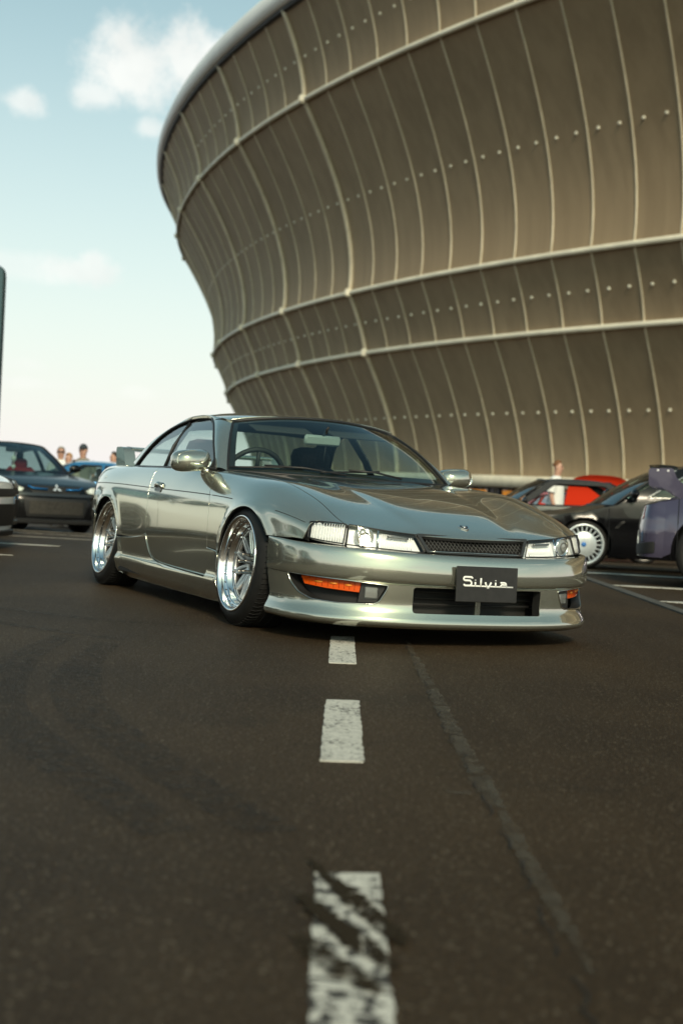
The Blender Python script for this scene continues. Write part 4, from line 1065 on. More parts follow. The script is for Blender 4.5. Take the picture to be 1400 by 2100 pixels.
# ------------------------------------------------------------------ coupe: inner dark body, wheel wells, floor
bk = [(.60, .10), (.60, .70), (-3.4, .70), (-3.4, .10)]
def inner_side(Q):
    P, N = L(Q); return P - N * .03, N
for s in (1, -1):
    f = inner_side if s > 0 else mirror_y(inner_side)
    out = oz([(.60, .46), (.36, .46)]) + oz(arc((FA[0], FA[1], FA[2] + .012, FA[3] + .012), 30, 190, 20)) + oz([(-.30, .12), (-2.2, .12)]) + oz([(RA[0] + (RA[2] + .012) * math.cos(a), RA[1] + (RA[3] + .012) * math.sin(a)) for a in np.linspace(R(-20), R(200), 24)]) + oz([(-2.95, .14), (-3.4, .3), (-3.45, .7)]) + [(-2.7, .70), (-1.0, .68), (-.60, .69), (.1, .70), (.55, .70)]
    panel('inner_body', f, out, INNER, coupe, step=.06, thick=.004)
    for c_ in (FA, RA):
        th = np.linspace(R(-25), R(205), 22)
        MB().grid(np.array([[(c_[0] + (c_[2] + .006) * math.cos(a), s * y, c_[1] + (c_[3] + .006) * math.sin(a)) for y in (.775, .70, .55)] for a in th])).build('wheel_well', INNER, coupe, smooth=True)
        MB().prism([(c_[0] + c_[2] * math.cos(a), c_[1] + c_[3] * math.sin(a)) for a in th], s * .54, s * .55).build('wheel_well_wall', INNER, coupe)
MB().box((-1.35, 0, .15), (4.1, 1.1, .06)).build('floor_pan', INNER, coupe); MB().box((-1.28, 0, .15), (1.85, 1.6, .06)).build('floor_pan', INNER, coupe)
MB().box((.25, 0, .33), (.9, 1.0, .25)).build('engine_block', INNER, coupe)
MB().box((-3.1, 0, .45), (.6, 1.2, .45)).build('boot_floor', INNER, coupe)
# cabin
MB().prism(rpoly([(-.62, .40), (-.60, .70), (-.66, .762), (-.78, .770), (-1.0, .735), (-1.05, .62), (-.95, .40)], .03), -.68, .68).build('dashboard', DASHM, coupe, sharp=40)
MB().prism(rpoly([(-1.02, .70), (-.86, .775), (-.78, .79), (-.74, .765)], .02), -.56, -.18).build('instrument_hood', DASHM, coupe, sharp=40)
for s in (1, -1):
    MB().box((-1.35, s * .70, .58), (1.3, .06, .36), bev=.02).build('door_card', DASHM, coupe)
    seat = empty('front_seat'); seat.parent = coupe; seat.location = (-1.62, s * .36, .22)
    MB().box((.10, 0, .12), (.50, .48, .16), bev=.05).build('cushion', FABRIC, seat, sharp=40)
    def shell(name, prof, w0):
        G = []
        for i, (x, z, w, tk) in enumerate(prof):
            G.append([(x + tk * math.sin(a) * .5, w * math.copysign(abs(math.cos(a)) ** .55, math.cos(a)), z + .0 * a) for a in np.linspace(0, 2 * math.pi, 20, endpoint=False)])
        mb = MB().grid(np.array(G), closed_v=True); mb.F.append(tuple(range(20))); k = len(mb.V) - 20; mb.F.append(tuple(range(k, k + 20))); return mb.build(name, FABRIC, seat, sharp=60)
    shell('backrest', [(-.10, .16, .23, .16), (-.14, .28, .255, .19), (-.19, .42, .26, .18), (-.235, .54, .25, .15), (-.26, .60, .21, .12), (-.27, .635, .15, .09)], .2)
    shell('headrest', [(-.265, .615, .10, .06), (-.265, .635, .135, .10), (-.27, .70, .14, .11), (-.275, .745, .12, .10), (-.275, .762, .07, .06)], .14)
MB().box((-2.25, 0, .50), (.30, 1.1, .30), bev=.05).build('rear_bench', FABRIC, coupe, sharp=40)
MB().box((-2.46, 0, .775), (.34, 1.08, .02)).build('parcel_shelf', DASHM, coupe)
# steering wheel on the right-hand side
sw = empty('steering_wheel'); sw.parent = coupe; sw.location = (-1.09, -.36, .745); sw.rotation_euler = (0, R(-68), 0)
MB().tube([(.185 * math.cos(a), .185 * math.sin(a), 0) for a in np.linspace(0, 2 * math.pi, 36, endpoint=False)], .0155, 8, closed=True).build('wheel_rim', DASHM, sw, smooth=True)
for a in (0, 120, 240): MB().tube([(.03 * math.cos(R(a)), .03 * math.sin(R(a)), -.02), (.18 * math.cos(R(a)), .18 * math.sin(R(a)), 0)], .013, 6).build('wheel_spoke', DASHM, sw, smooth=True)
MB().lathe([(.0005, .005), (.05, .003), (.06, -.03)], 20, 'Z').build('wheel_hub', DASHM, sw, smooth=True)
# inside mirror
im = empty('inside_mirror'); im.parent = coupe; im.location = onws(.80, -.02, -.075); im.rotation_euler = (0, R(8), R(4))
MB().box((.0, 0, 0), (.028, .24, .060), bev=.012).build('mirror_case', mat('mirror_case_grey', (.30, .34, .33), .35), im, sharp=40)
MB().tube([(.0, 0, .03), (.03, 0, .06), (.055, 0, .085)], .008, 6).build('mirror_stem', TRIM, im, smooth=True)
MB().tube([(-.005, 0.03, -.03), (-.01, .032, -.10), (-.012, .03, -.13)], .003, 5).build('hanging_cord', TRIM, im, smooth=True)
for s in (1, -1): MB().box(onws(.93, s * .48, -.05), (.16, .36, .012), Matrix.Rotation(R(16), 4, 'Y'), bev=.004).build('sun_visor', LINER, coupe)

# ------------------------------------------------------------------ wheels
def make_wheel(parent, rim_r, tyre_r, width, side):
    """axis along local Y; outer face at y = 0 looking towards -Y, body of the wheel on +Y"""
    w = empty('wheel'); w.parent = parent
    ty_ = MB().lathe([(rim_r - .004, .004), (rim_r + .004, .0), (rim_r + .018, -.001), (rim_r + .038, .008), (tyre_r - .014, .022), (tyre_r - .005, .030), (tyre_r, .045), (tyre_r + .001, width * .35), (tyre_r + .001, width * .65), (tyre_r, width - .045), (tyre_r - .005, width - .03), (tyre_r - .02, width - .015), (rim_r, width)], 96)
    tyre = ty_.build('tyre', TYRE, w, smooth=True)
    gm = MB()
    for k in range(72):
        a0 = 2 * math.pi * k / 72
        P = []
        for (yy0, da) in ((.024, 0), (.045, .012), (width * .32, .05)):
            P.append(((tyre_r + .0018 - (.006 if yy0 < .03 else 0)) * math.cos(a0 + da), yy0, (tyre_r + .0018 - (.006 if yy0 < .03 else 0)) * math.sin(a0 + da)))
        gm.tube(P, .0022, 4)
    for yy0 in (.075, .105, .15): gm.lathe([(tyre_r + .0012, yy0 - .004), (tyre_r + .0032, yy0), (tyre_r + .0012, yy0 + .004)], 60)
    gm.build('tread_grooves', mat('tread_groove_black', (.004, .004, .004), .9), tyre, kind='stuff')
    MB().lathe([(rim_r - .001, .006), (rim_r + .003, .001), (rim_r + .004, -.003), (rim_r + .001, -.006), (rim_r - .005, -.006), (rim_r - .009, -.003), (rim_r - .012, .004), (rim_r - .015, .018), (rim_r - .017, .027), (rim_r - .020, .030), (rim_r - .031, .031), (rim_r - .034, .033), (rim_r - .037, .040), (rim_r - .041, .056), (rim_r - .044, .061)], 96).build('outer_lip', CHROME, w, smooth=True)
    MB().lathe([(rim_r - .043, .060), (rim_r - .056, .061), (rim_r - .061, .064), (rim_r - .064, .080), (rim_r - .066, width - .01), (rim_r - .01, width)], 72).build('barrel', mat('barrel_dark', (.10, .10, .10), .35, .9), w, smooth=True)
    bm_ = MB()
    for k in range(30):
        a = 2 * math.pi * (k + .5) / 30; c = np.array(((rim_r - .0255) * math.cos(a), .028, (rim_r - .0255) * math.sin(a))); bm_.lathe([(.0005, -.004), (.0032, -.004), (.0035, .004)], 6); n_ = 18
        V = np.array(bm_.V[-n_:]) + c; bm_.V[-n_:] = [tuple(v) for v in V]
    bm_.build('lip_bolts', STEEL, w, kind='stuff')
    rf = rim_r - .054
    NSP = 12
    for k in range(NSP):
        a = 2 * math.pi * k / NSP; mb = MB()
        for d in (-1, 1):
            pts = []
            for q in np.linspace(0, 1, 7):
                r_ = .050 + (rf + .002 - .050) * q; an = a + d * (.075 + .165 * q); yy0 = .086 - .020 * q ** .8
                pts.append((r_ * math.cos(an), yy0, r_ * math.sin(an)))
            hw = [.0085, .0078, .0072, .0070, .0070, .0075, .011]
            rows = []
            for i, p in enumerate(pts):
                p = np.array(p); rad = np.array((p[0], 0, p[2])); rad /= np.linalg.norm(rad); tan = np.array((-rad[2], 0, rad[0])); h = hw[i]
                rows.append([p + tan * h * 1.25 + (0, .022, 0), p + tan * h + (0, .003, 0), p + tan * h * .55 + (0, -.002, 0), p - tan * h * .55 + (0, -.002, 0), p - tan * h + (0, .003, 0), p - tan * h * 1.25 + (0, .022, 0)])
            mb.grid(np.array(rows), closed_v=True)
        mb.build('spoke', BRUSH, w, sharp=35)
    MB().lathe([(rf + .012, .061), (rf - .002, .060), (rf - .008, .066), (rf - .009, .09)], 72).build('spoke_ring', BRUSH, w, smooth=True)
    MB().lathe([(.066, .125), (.067, .095), (.062, .086), (.052, .080), (.036, .082), (.033, .090), (.0005, .090)], 40).build('hub', BRUSH, w, smooth=True)
    MB().lathe([(.030, .092), (.029, .078), (.024, .074), (.0005, .073)], 30).build('centre_cap', STEEL, w, smooth=True)
    for k in range(5):
        a = 2 * math.pi * (k + .3) / 5; c = Matrix.Translation((.047 * math.cos(a), 0, .047 * math.sin(a)))
        MB().lathe([(.0105, .090), (.0105, .058), (.0085, .053), (.0085, .036), (.0050, .026), (.0005, .024)], 8).xf(c).build('lug_nut', mat('lug_steel', (.42, .40, .36), .2, 1.0), w, sharp=30)
    for k in range(12):
        a = 2 * math.pi * (k + .5) / 12; c = Matrix.Translation(((rf - .004) * math.cos(a), 0, (rf - .004) * math.sin(a)))
        MB().lathe([(.0060, .064), (.0060, .055), (.0040, .052), (.0005, .052)], 6).xf(c).build('spoke_bolt', CHROME, w, sharp=30)
    MB().lathe([(.0005, .150), (.145, .150), (.148, .155), (.148, .165)], 48).build('brake_disc', mat('brake_iron', (.12, .115, .11), .4, .9), w, smooth=True)
    MB().box((.115, .160, .03), (.075, .06, .14), bev=.012).build('brake_caliper', STEEL, w)
    return w
def copy_tree(o, parent=None):
    c = o.copy(); COL.objects.link(c); c.parent = parent
    for ch in list(o.children): copy_tree(ch, c)
    return c
w0 = make_wheel(coupe, .240, .308, .245, 1)
def place_wheel(w, x, y, z, s, camber, steer=0.0):
    w.location = (x, s * y, z)
    # right-hand side (s = -1): outer face looks to -Y; left side turned round
    M = Matrix.Rotation(R(steer), 4, 'Z') @ Matrix.Rotation(camber * s, 4, 'X')
    if s > 0: M = M @ Matrix.Rotation(math.pi, 4, 'Z')
    w.rotation_euler = M.to_euler()
place_wheel(w0, .0, .866, .310, -1, .087)
for x, y, z, s, c in ((0, .866, .310, 1, .087), (-2.525, .806, .310, -1, .135), (-2.525, .806, .310, 1, .135)):
    place_wheel(copy_tree(w0, coupe), x, y, z, s, c)
# ------------------------------------------------------------------ other cars on the lot
CGLASS = glass('car_window_glass', (.55, .68, .66))
def simple_wheel(parent, x, y, z, r, w, n_sp, rim_m, s, rim=.72, thick=.028):
    e = empty('wheel'); e.parent = parent; e.location = (x, y, z); e.rotation_euler = (0, 0, 0 if s < 0 else math.pi)
    rr = r * rim
    MB().lathe([(rr, .012), (rr + .02, .0), (r - .02, .012), (r, .04), (r, w - .04), (r - .02, w - .01), (rr, w)], 40).build('tyre', TYRE, e, smooth=True)
    rim_ = MB().lathe([(rr + .006, .01), (rr - .004, .002), (rr - .018, .006), (rr - .024, .03), (rr - .03, w)], 40).build('rim', rim_m, e, smooth=True)
    mb = MB()
    for k in range(n_sp):
        a = 2 * math.pi * k / n_sp; c, q = math.cos(a), math.sin(a)
        mb.box((rr * .62 * c, .028, rr * .62 * q), (rr * .74, .024, thick), Matrix.Rotation(-a, 4, 'Y'), bev=.004)
    mb.lathe([(.0005, .008), (rr * .22, .010), (rr * .34, .020), (rr * .36, .05)], 24)
    mb.build('spokes', rim_m, rim_, sharp=40, kind='stuff')
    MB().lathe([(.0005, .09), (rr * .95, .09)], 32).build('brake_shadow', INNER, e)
    return e
def gen_car(name, label, paint_m, P, loc, rz, pitch=0.0, group=None, rim_m=None, glazed=True, seat_m=None):
    root = empty(name, loc, rz, label, 'car', group); root.rotation_euler = (0, pitch, rz)
    xf, xr, W, zb, df, dr = P['xf'], P['xr'], P['W'], P.get('zb', .16), P.get('df', .5), P.get('dr', .4)
    top = spline([p[0] for p in P['top']], [p[1] for p in P['top']]); gh = P['gh']; xm = (xf + xr) / 2; hl = (xf - xr) / 2
    Wx = lambda x: W - P.get('tap', .10) * (np.clip(np.abs(np.asarray(x, float) - xm) / hl, 0, 1.1)) ** 4
    def sy(x, z): return Wx(x) - P.get('tumble', .085) * np.clip((z - .50) / .5, 0, 1) ** P.get('tpow', 2) - .05 * np.clip((.38 - z) / .25, 0, 1) ** 2 + .012 * np.exp(-((z - P.get('swage', .66)) / .03) ** 2)
    def SIDE(Q): Q = np.asarray(Q, float); return np.stack([Q[:, 0], sy(Q[:, 0], Q[:, 1]), Q[:, 1]], -1)
    fS = fd(SIDE)
    if fS(np.array([[xm, .5]]))[1][0, 1] < 0: fS = flip(fS)
    x1, x0 = xf - df, xr + dr; ra = P.get('arch', .345); wz = P.get('wr', .31)
    ax = (P.get('wfx', 0.0), P['wrx'])
    def ap(c): return [(c + ra * math.cos(a), wz + ra * math.sin(a)) for a in np.linspace(math.pi + .45, -.45, 22)]
    out = [(x1, zb), (x1, float(top(x1)))] + [(x, float(top(x))) for x in np.linspace(x1, x0, 14)[1:]] + [(x0, zb)] + [p for p in ap(ax[1]) if p[1] > zb] + [p for p in ap(ax[0]) if p[1] > zb]
    out = [p for p in out if p[0] >= x0 - 1e-6 and p[0] <= x1 + 1e-6]
    for s in (1, -1): panel('body_side', fS if s > 0 else mirror_y(fS), out, paint_m, root, step=.09, estep=.05, thick=.02)
    # cut lines of the doors
    for s in (1, -1):
        for dx_ in P.get('doors', ()):
            MB().tube([(dx_ + .03 * (z - .5), s * (float(sy(dx_, z)) + .001), z) for z in np.linspace(.24, float(top(dx_)) - .02, 8)], .004, 4).build('door_gap', TRIM, root)
    def cap(front):
        xe, dd = (xf, df) if front else (xr, dr); sg = 1 if front else -1; xb_ = xe - sg * dd
        def f(Q):
            Q = np.asarray(Q, float); th = np.clip(Q[:, 0], -1, 1) * math.pi / 2; z = Q[:, 1]
            c = np.abs(np.cos(th)) ** P.get('cx', .8); q = np.sign(th) * np.abs(np.sin(th)) ** P.get('cy', .62)
            b = P.get('bulge', .05) * (1 - ((z - .42) / .34) ** 2) * np.abs(np.cos(th)) - P.get('rake', .0) * np.clip(z - .5, 0, 1) * np.abs(np.cos(th))
            return np.stack([xb_ + sg * (dd * c + b), q * sy(np.full_like(z, xb_), z), z], -1)
        return f
    CF, CR = cap(True), cap(False)
    def orient(f, probe, axis, sign):
        g = fd(f, 1e-3); return g if np.sign(g(np.array([probe]))[1][0][axis]) == sign else flip(g)
    FF_, FR_ = orient(CF, (.05, .45), 0, 1), orient(CR, (.05, .45), 0, -1)
    S = np.linspace(-1, 1, 31); ztf = lambda s: float(top(min(CF(np.array([(s, .5)]))[0][0], xf)))
    ztr = lambda s: float(top(max(CR(np.array([(s, .5)]))[0][0], xr)))
    zfb, zrb = P.get('zfb', .13), P.get('zrb', .2)
    panel('front_bumper', FF_, [(s, zfb) for s in S] + [(s, ztf(s)) for s in S[::-1]], paint_m, root, step=.06, estep=.05)
    panel('rear_bumper', FR_, [(s, zrb) for s in S] + [(s, ztr(s)) for s in S[::-1]], paint_m, root, step=.06, estep=.05)
    def deck(nm, capf, zt, xs_, crown):
        """lid whose rim follows the bumper's upper edge, then the flanks"""
        E_ = [capf(np.array([(s, zt(s))]))[0] for s in np.linspace(.015, 1, 14)] + [np.array((x, float(sy(x, float(top(x)))), float(top(x)))) for x in xs_]
        k = np.minimum(1, np.linspace(0, 3.0, len(E_)))
        return MB().grid(np.array([[(e[0], u * e[1], e[2] + .002 + crown * kk * (1 - abs(u) ** 2.5)) for u in np.linspace(-1, 1, 11)] for e, kk in zip(E_, k)])).build(nm, paint_m, root, smooth=True)
    hood_o = deck('hood', CF, ztf, np.linspace(x1 - .05, gh['base_f'] + .10, 9), P.get('crown', .035)); deck('boot_lid', CR, ztr, np.linspace(x0 + .05, gh['base_r'] - .02, 4), .02)
    # cabin: side shells with window openings
    zbl = lambda x: float(top(x)); Wb = W - .10; zr, Wr = gh['roofz'], gh['Wr']; zb0 = float(top(xm))
    def GY(Q):
        Q = np.asarray(Q, float); t = np.clip((Q[:, 1] - zb0) / (zr - zb0), -.3, 1.05); return np.stack([Q[:, 0], Wb + (Wr - Wb) * np.sign(t) * np.abs(t) ** 1.25, Q[:, 1]], -1)
    fG = orient(GY, (xm, zb0 + .2), 1, 1)
    cab = rpoly([(gh['base_f'], zbl(gh['base_f']) - .02), (gh['head_f'], zr - .02), (gh['head_r'], zr - .01), (gh['base_r'], zbl(gh['base_r']) - .02)], [0, .10, .25, 0], 8)
    wins = [[tuple(q) for q in rpoly(w_, gh.get('rad', .03), 4)] for w_ in gh['windows']]
    for s in (1, -1):
        f = fG if s > 0 else mirror_y(fG)
        panel('cabin_side', f, cab, gh.get('mat', paint_m), root, holes=wins, step=.08, estep=.04, thick=.03)
        if glazed:
            for w_ in wins: panel('side_window', f, w_, CGLASS, root, step=.15, thick=.004, off=-.012)
        for w_ in wins:
            Pp, Nn = f(np.array(dense(w_, .06))); MB().tube([p + n * .003 for p, n in zip(Pp, Nn)], .010, 5, closed=True).build('window_trim', gh.get('trim', TRIM), root, smooth=True)
    roofm = gh.get('mat', paint_m)
    MB().grid(np.array([[(x, u * Wr, zr - .015 + gh.get('crown', .045) * (1 - u * u) * math.sin(math.pi * min(max((x - gh['head_r']) / (gh['head_f'] - gh['head_r']), .0), 1)) ** .35 - .02 * abs(u) ** 6) for u in np.linspace(-1, 1, 9)] for x in np.linspace(gh['head_r'] - .02, gh['head_f'] + .02, 14)])).build('roof', roofm, root, smooth=True)
    def screen(nm, xb, xh, fwd, m):
        G = []
        for t in np.linspace(0, 1, 6):
            row = []
            for u in np.linspace(-1, 1, 11):
                a = np.array((xb + fwd * .16 * (1 - u * u), u * (Wb - .02), zbl(xb) - .01)); b_ = np.array((xh + fwd * .06 * (1 - u * u), u * (Wr - .03), zr - .03 + .03 * (1 - u * u)))
                row.append(a + (b_ - a) * t + np.array((fwd * .03, 0, .03)) * 4 * t * (1 - t))
            G.append(row)
        g = MB().grid(np.array(G)).build(nm, m, root, smooth=True)
        E_ = [G[0][i] for i in range(11)] + [G[i][10] for i in range(1, 6)] + [G[5][i] for i in range(9, -1, -1)] + [G[i][0] for i in range(4, 0, -1)]
        MB().tube(E_, .014, 5, closed=True).build('screen_seal', TRIM, root, smooth=True)
        return G
    WSG = screen('windscreen', gh['base_f'], gh['head_f'], 1, CGLASS); screen('rear_screen', gh['base_r'], gh['head_r'], -1, CGLASS)
    # inside
    MB().box((gh['base_f'] - .25, 0, float(top(gh['base_f'])) - .10), (.5, 2 * Wb - .1, .16), bev=.05).build('dashboard', DASHM, root)
    for s in (1, -1):
        st = empty('seat'); st.parent = root; st.location = (gh['head_f'] - .35, s * .36, 0)
        MB().box((.0, 0, .72), (.16, .48, .62), Matrix.Rotation(R(-12), 4, 'Y'), bev=.06).build('backrest', seat_m or FABRIC, st, sharp=40); MB().box((-.09, 0, 1.08 if zr > 1.25 else 1.02), (.10, .26, .16), bev=.04).build('headrest', seat_m or FABRIC, st, sharp=40)
    MB().box((xm, 0, .30), (xf - xr - 1.6, 2 * W - .35, .2)).build('floor_pan', INNER, root); MB().box(((xf + gh['base_f']) / 2, 0, .42), ((xf - gh['base_f']) * .62, W, .3)).build('engine_bay', INNER, root)
    for a_ in ax:
        for s in (1, -1):
            MB().grid(np.array([[(a_ + (ra + .004) * math.cos(t), s * y, wz + (ra + .004) * math.sin(t)) for y in (W - .09, W - .32)] for t in np.linspace(-.4, math.pi + .4, 16)])).build('wheel_well', INNER, root, smooth=True)
            simple_wheel(root, a_, s * (W - .02 - P.get('inset', 0)), wz, P.get('tr', wz), .22, P.get('spokes', 10), rim_m or BRUSH, s, P.get('rim', .72), P.get('spt', .028))
    # door mirrors
    for s in (1, -1):
        mm = empty('door_mirror'); mm.parent = root; mx_ = gh['base_f'] - .22
        mm.location = (mx_, s * (W + .05), float(top(mx_)) + .09)
        G = [[(.07 * math.cos(p) * math.sqrt(1) - (.0 if math.cos(p) > 0 else -.045), .10 * math.sin(p) * math.cos(t), .065 * math.sin(p) * math.sin(t)) for p in np.linspace(.02, math.pi - .02, 10)] for t in np.linspace(0, 2 * math.pi, 16, endpoint=False)]
        MB().grid(np.array(G), closed_u=True).build('mirror_shell', gh.get('mirror', paint_m), mm, smooth=True)
        MB().tube([(0, -s * .05, -.04), (0, -s * .13, -.085)], .02, 6).build('mirror_stalk', TRIM, mm, smooth=True)
    root['_'] = 0; del root['_']
    return root, dict(hood=hood_o, FF=FF_, FR=FR_, side=fS, G=fG, top=top, sy=sy, WS=WSG)
def on(f, s, z, off=0.0):
    p, n = f(np.array([(s, z)])); return p[0] + n[0] * off
LAMPG = glass('bg_lamp_lens', (.95, .97, .95))
LAMPW = mat('bg_lamp_bowl', (.86, .86, .80), .2, .3)
def lamp(root, f, poly, nm='headlamp', m=None, bulbs=()):
    pts = rpoly(poly, .015, 3)
    h = panel(nm, f, pts, LAMPG, root, step=.05, off=.012, thick=.006); panel('bowl', f, pts, m or LAMPW, h, step=.05, off=.004, thick=.002)
    Pp, Nn = f(np.array(dense(pts, .05))); MB().tube([p + n * .010 for p, n in zip(Pp, Nn)], .006, 5, closed=True).build('lamp_rim', TRIM, h, smooth=True)
    for s, z, r_ in bulbs:
        p, n = f(np.array([(s, z)])); n = Vector(n[0]); Mx = Matrix.Translation(Vector(p[0]) + n * .004) @ n.to_track_quat('X', 'Z').to_matrix().to_4x4()
        MB().lathe([(r_, -.004), (r_ * .92, .006), (r_ * .5, .002), (.0005, .006)], 18, 'X').xf(Mx).build('reflector', REFL, h, smooth=True)
    return h
EVO = dict(xf=.90, xr=-3.62, W=.885, df=.55, dr=.4, wrx=-2.625, zb=.17, wr=.32, arch=.355, top=[(.92, .66), (.75, .70), (.35, .79), (-.2, .86), (-.62, .915), (-1.4, .94), (-2.4, .955), (-3.0, 1.0), (-3.62, .97)], cx=.62, cy=.75, bulge=.06, rake=.35, doors=(-.45, -1.55),
           gh=dict(base_f=-.50, head_f=-1.22, head_r=-2.35, base_r=-2.98, roofz=1.39, Wr=.57, windows=[[(-.88, .975), (-1.40, 1.31), (-1.62, 1.32), (-1.62, .975)], [(-1.68, .975), (-1.68, 1.32), (-2.25, 1.30), (-2.62, 1.02), (-2.55, .975)]]))
BLACK1 = paint('black_gloss_paint', (.004, .0043, .005), .0, .25, .28, 0); BLACK1.node_tree.nodes['Principled BSDF'].inputs['Specular IOR Level'].default_value = .25
REDS = grain(mat('red_seat_cloth', (.30, .015, .015), .8), (.30, .015, .015), .2, 30)
EVO_PSI = R(33)
def heading(psi): return psi - math.pi / 2
def at_front(u_x, y, psi, xf):
    """root position for a nose at (u_x, y)"""
    return (u_x - xf * math.sin(psi), y + xf * math.cos(psi), gz(y + xf * math.cos(psi) + 1.2) + .008)
sed, sd = gen_car('sedan', 'black sedan with round fog-less bumper, bright headlamps and red seats facing the camera at left', BLACK1, EVO, at_front(-4.17, 20.9, EVO_PSI, .96), heading(EVO_PSI), pitch=R(-1.3), seat_m=REDS)
sed['label'] = 'black sedan with bright headlamps, blue bars in its grille and red seats facing the camera'
F_ = sd['FF']
for s in (1, -1):
    lamp(sed, F_, [(s * .30, .645), (s * .42, .700), (s * .66, .712), (s * .74, .69), (s * .74, .60), (s * .50, .585), (s * .34, .600)], bulbs=[(s * .42, .645, .045), (s * .55, .648, .055)])
panel('grille', F_, [(-.27, .69), (.27, .69), (.20, .585), (-.20, .585)], mat('bg_grille_black', (.006, .006, .006), .6), sed, step=.06, off=.004)
panel('bumper_bar', F_, [(-.62, .590), (-.3, .582), (0, .575), (.3, .582), (.62, .590), (.60, .548), (.2, .535), (-.2, .535), (-.60, .548)], paint('dark_grey_gloss', (.03, .031, .032), .2, .15, 1.0, 0), sed, step=.06, off=.02, thick=.03)
panel('intake', F_, rpoly([(-.33, .51), (.33, .51), (.28, .24), (-.28, .24)], .02), mat('bg_grille_black'), sed, step=.06, off=.004)
MB().grid(np.array([[on(F_, s, z, .010) for s in np.linspace(-.25, .25, 11)] for z in (.28, .47)])).build('intercooler', grain(mat('intercooler_fins', (.05, .045, .038), .5, .5), (.05, .045, .038), .3, 40), sed)
for s in (1, -1):
    panel('brake_duct', F_, rpoly([(s * .40, .50), (s * .62, .51), (s * .60, .36), (s * .40, .28)], .02), mat('bg_grille_black'), sed, step=.06, off=.004)
    MB().tube([on(F_, s * .50, .43, .01), on(F_, s * .44, .40, .02)], .03, 8).build('fog_cover', mat('smoked_fog', (.10, .10, .10), .2), sed, smooth=True)
    BLU = mat('blue_anodised_bar', (.01, .16, .42), .3, .5)
    MB().tube([on(F_, s * .255, .675, .02), on(F_, s * .20, .640, .03), on(F_, s * .06, .632, .03)], .013, 6).build('strut_bar', BLU, sed, smooth=True)
panel('lip', F_, [(s, .155) for s in np.linspace(-.95, .95, 15)] + [(s, .205) for s in np.linspace(.95, -.95, 15)], paint('dark_grey_gloss'), sed, step=.06, off=.045, thick=.05)
# three-diamond badge
bd = empty('badge'); bd.parent = sed; pb, nb = F_(np.array([(.0, .640)])); bd.location = pb[0] + nb[0] * .03
_q = Vector(nb[0]).to_track_quat('X', 'Z'); bd.rotation_mode = 'QUATERNION'; bd.rotation_quaternion = _q
BADGE = mat('badge_chrome', (.85, .86, .86), .12, .6)
for a in (90, 210, 330):
    c, q = math.cos(R(a)), math.sin(R(a)); L_ = .078; w_ = .024
    MB().prism([(0, 0), (c * L_ / 2 - q * w_, q * L_ / 2 + c * w_), (c * L_, q * L_), (c * L_ / 2 + q * w_, q * L_ / 2 - c * w_)], 0, .012, 'X').build('diamond', BADGE, bd)
# ornament hanging from the inside mirror
MB().box((-.98, 0, 1.27), (.03, .26, .07), bev=.015).build('inside_mirror', DASHM, sed)
hg = empty('hanging_ornament'); hg.parent = sed; hg.location = (-.95, .0, 1.0)
ORN = mat('ornament_white', (.75, .75, .68), .6)
MB().tube([(0, 0, .24), (0, 0, .0)], .006, 5).build('cord', ORN, hg)
for z, r_ in ((.13, .045), (.0, .034)): MB().lathe([(.001, z - r_ * 1.2), (r_ * .7, z - r_ * .7), (r_, z), (r_ * .7, z + r_ * .7), (.001, z + r_ * 1.2)], 14, 'Z').build('ornament_bead', ORN, hg, smooth=True)

# white car and dark car nosing out of the left-hand bays
WHITEP = paint('white_gloss_paint', (.72, .74, .73), .0, .2, 1.0, 0)
COUPE2 = dict(xf=.88, xr=-3.5, W=.88, df=.55, dr=.4, wrx=-2.6, zb=.17, wr=.31, arch=.345, top=[(.90, .60), (.7, .66), (.3, .74), (-.2, .80), (-.62, .85), (-1.4, .88), (-2.4, .90), (-3.0, .93), (-3.5, .90)], cx=.62, cy=.72, bulge=.05, rake=.3, doors=(-.45, -1.65), spokes=9,
              gh=dict(base_f=-.52, head_f=-1.25, head_r=-2.05, base_r=-2.85, roofz=1.27, Wr=.56, windows=[[(-.88, .91), (-1.40, 1.20), (-1.75, 1.205), (-1.75, .91)], [(-1.81, .91), (-1.81, 1.205), (-2.1, 1.17), (-2.5, .93)]]))
def face(root, f, lampm=None, dark=False):
    for s in (1, -1):
        lamp(root, f, [(s * .34, .56), (s * .46, .635), (s * .80, .665), (s * .84, .60), (s * .55, .545)], bulbs=[(s * .52, .59, .035), (s * .66, .605, .035)], m=lampm)
        d_ = panel('brake_duct', f, rpoly([(s * .42, .42), (s * .80, .46), (s * .82, .30), (s * .46, .22)], .03), mat('bg_grille_black'), root, step=.06, off=.004)
        MB().tube([on(f, s * .60, .345, .004), on(f, s * .60, .345, .02)], .04, 12).build('fog_lamp', REFL, d_, smooth=True)
    panel('grille', f, rpoly([(-.30, .55), (.30, .55), (.26, .48), (-.26, .48)], .02), mat('bg_grille_black'), root, step=.06, off=.004)
    panel('intake', f, rpoly([(-.34, .41), (.34, .41), (.30, .21), (-.30, .21)], .03), mat('bg_grille_black'), root, step=.06, off=.004)
    panel('lip', f, [(s, .125) for s in np.linspace(-.95, .95, 15)] + [(s, .165) for s in np.linspace(.95, -.95, 15)], mat('bg_grille_black') if not dark else BLACK1, root, step=.06, off=.03, thick=.04)
SMOKE = mat('smoked_lamp_bowl', (.16, .15, .13), .2, .6)
wc, wd = gen_car('white_coupe', 'white car with smoked headlamps, only its nose showing at the left picture edge', WHITEP, COUPE2, (-4.02, 13.12, 0.004), R(0) - R(3), rim_m=STEEL)
face(wc, wd['FF'], SMOKE)
GREYP = paint('dark_grey_paint', (.030, .031, .033), .4, .18, 1.0, 0)
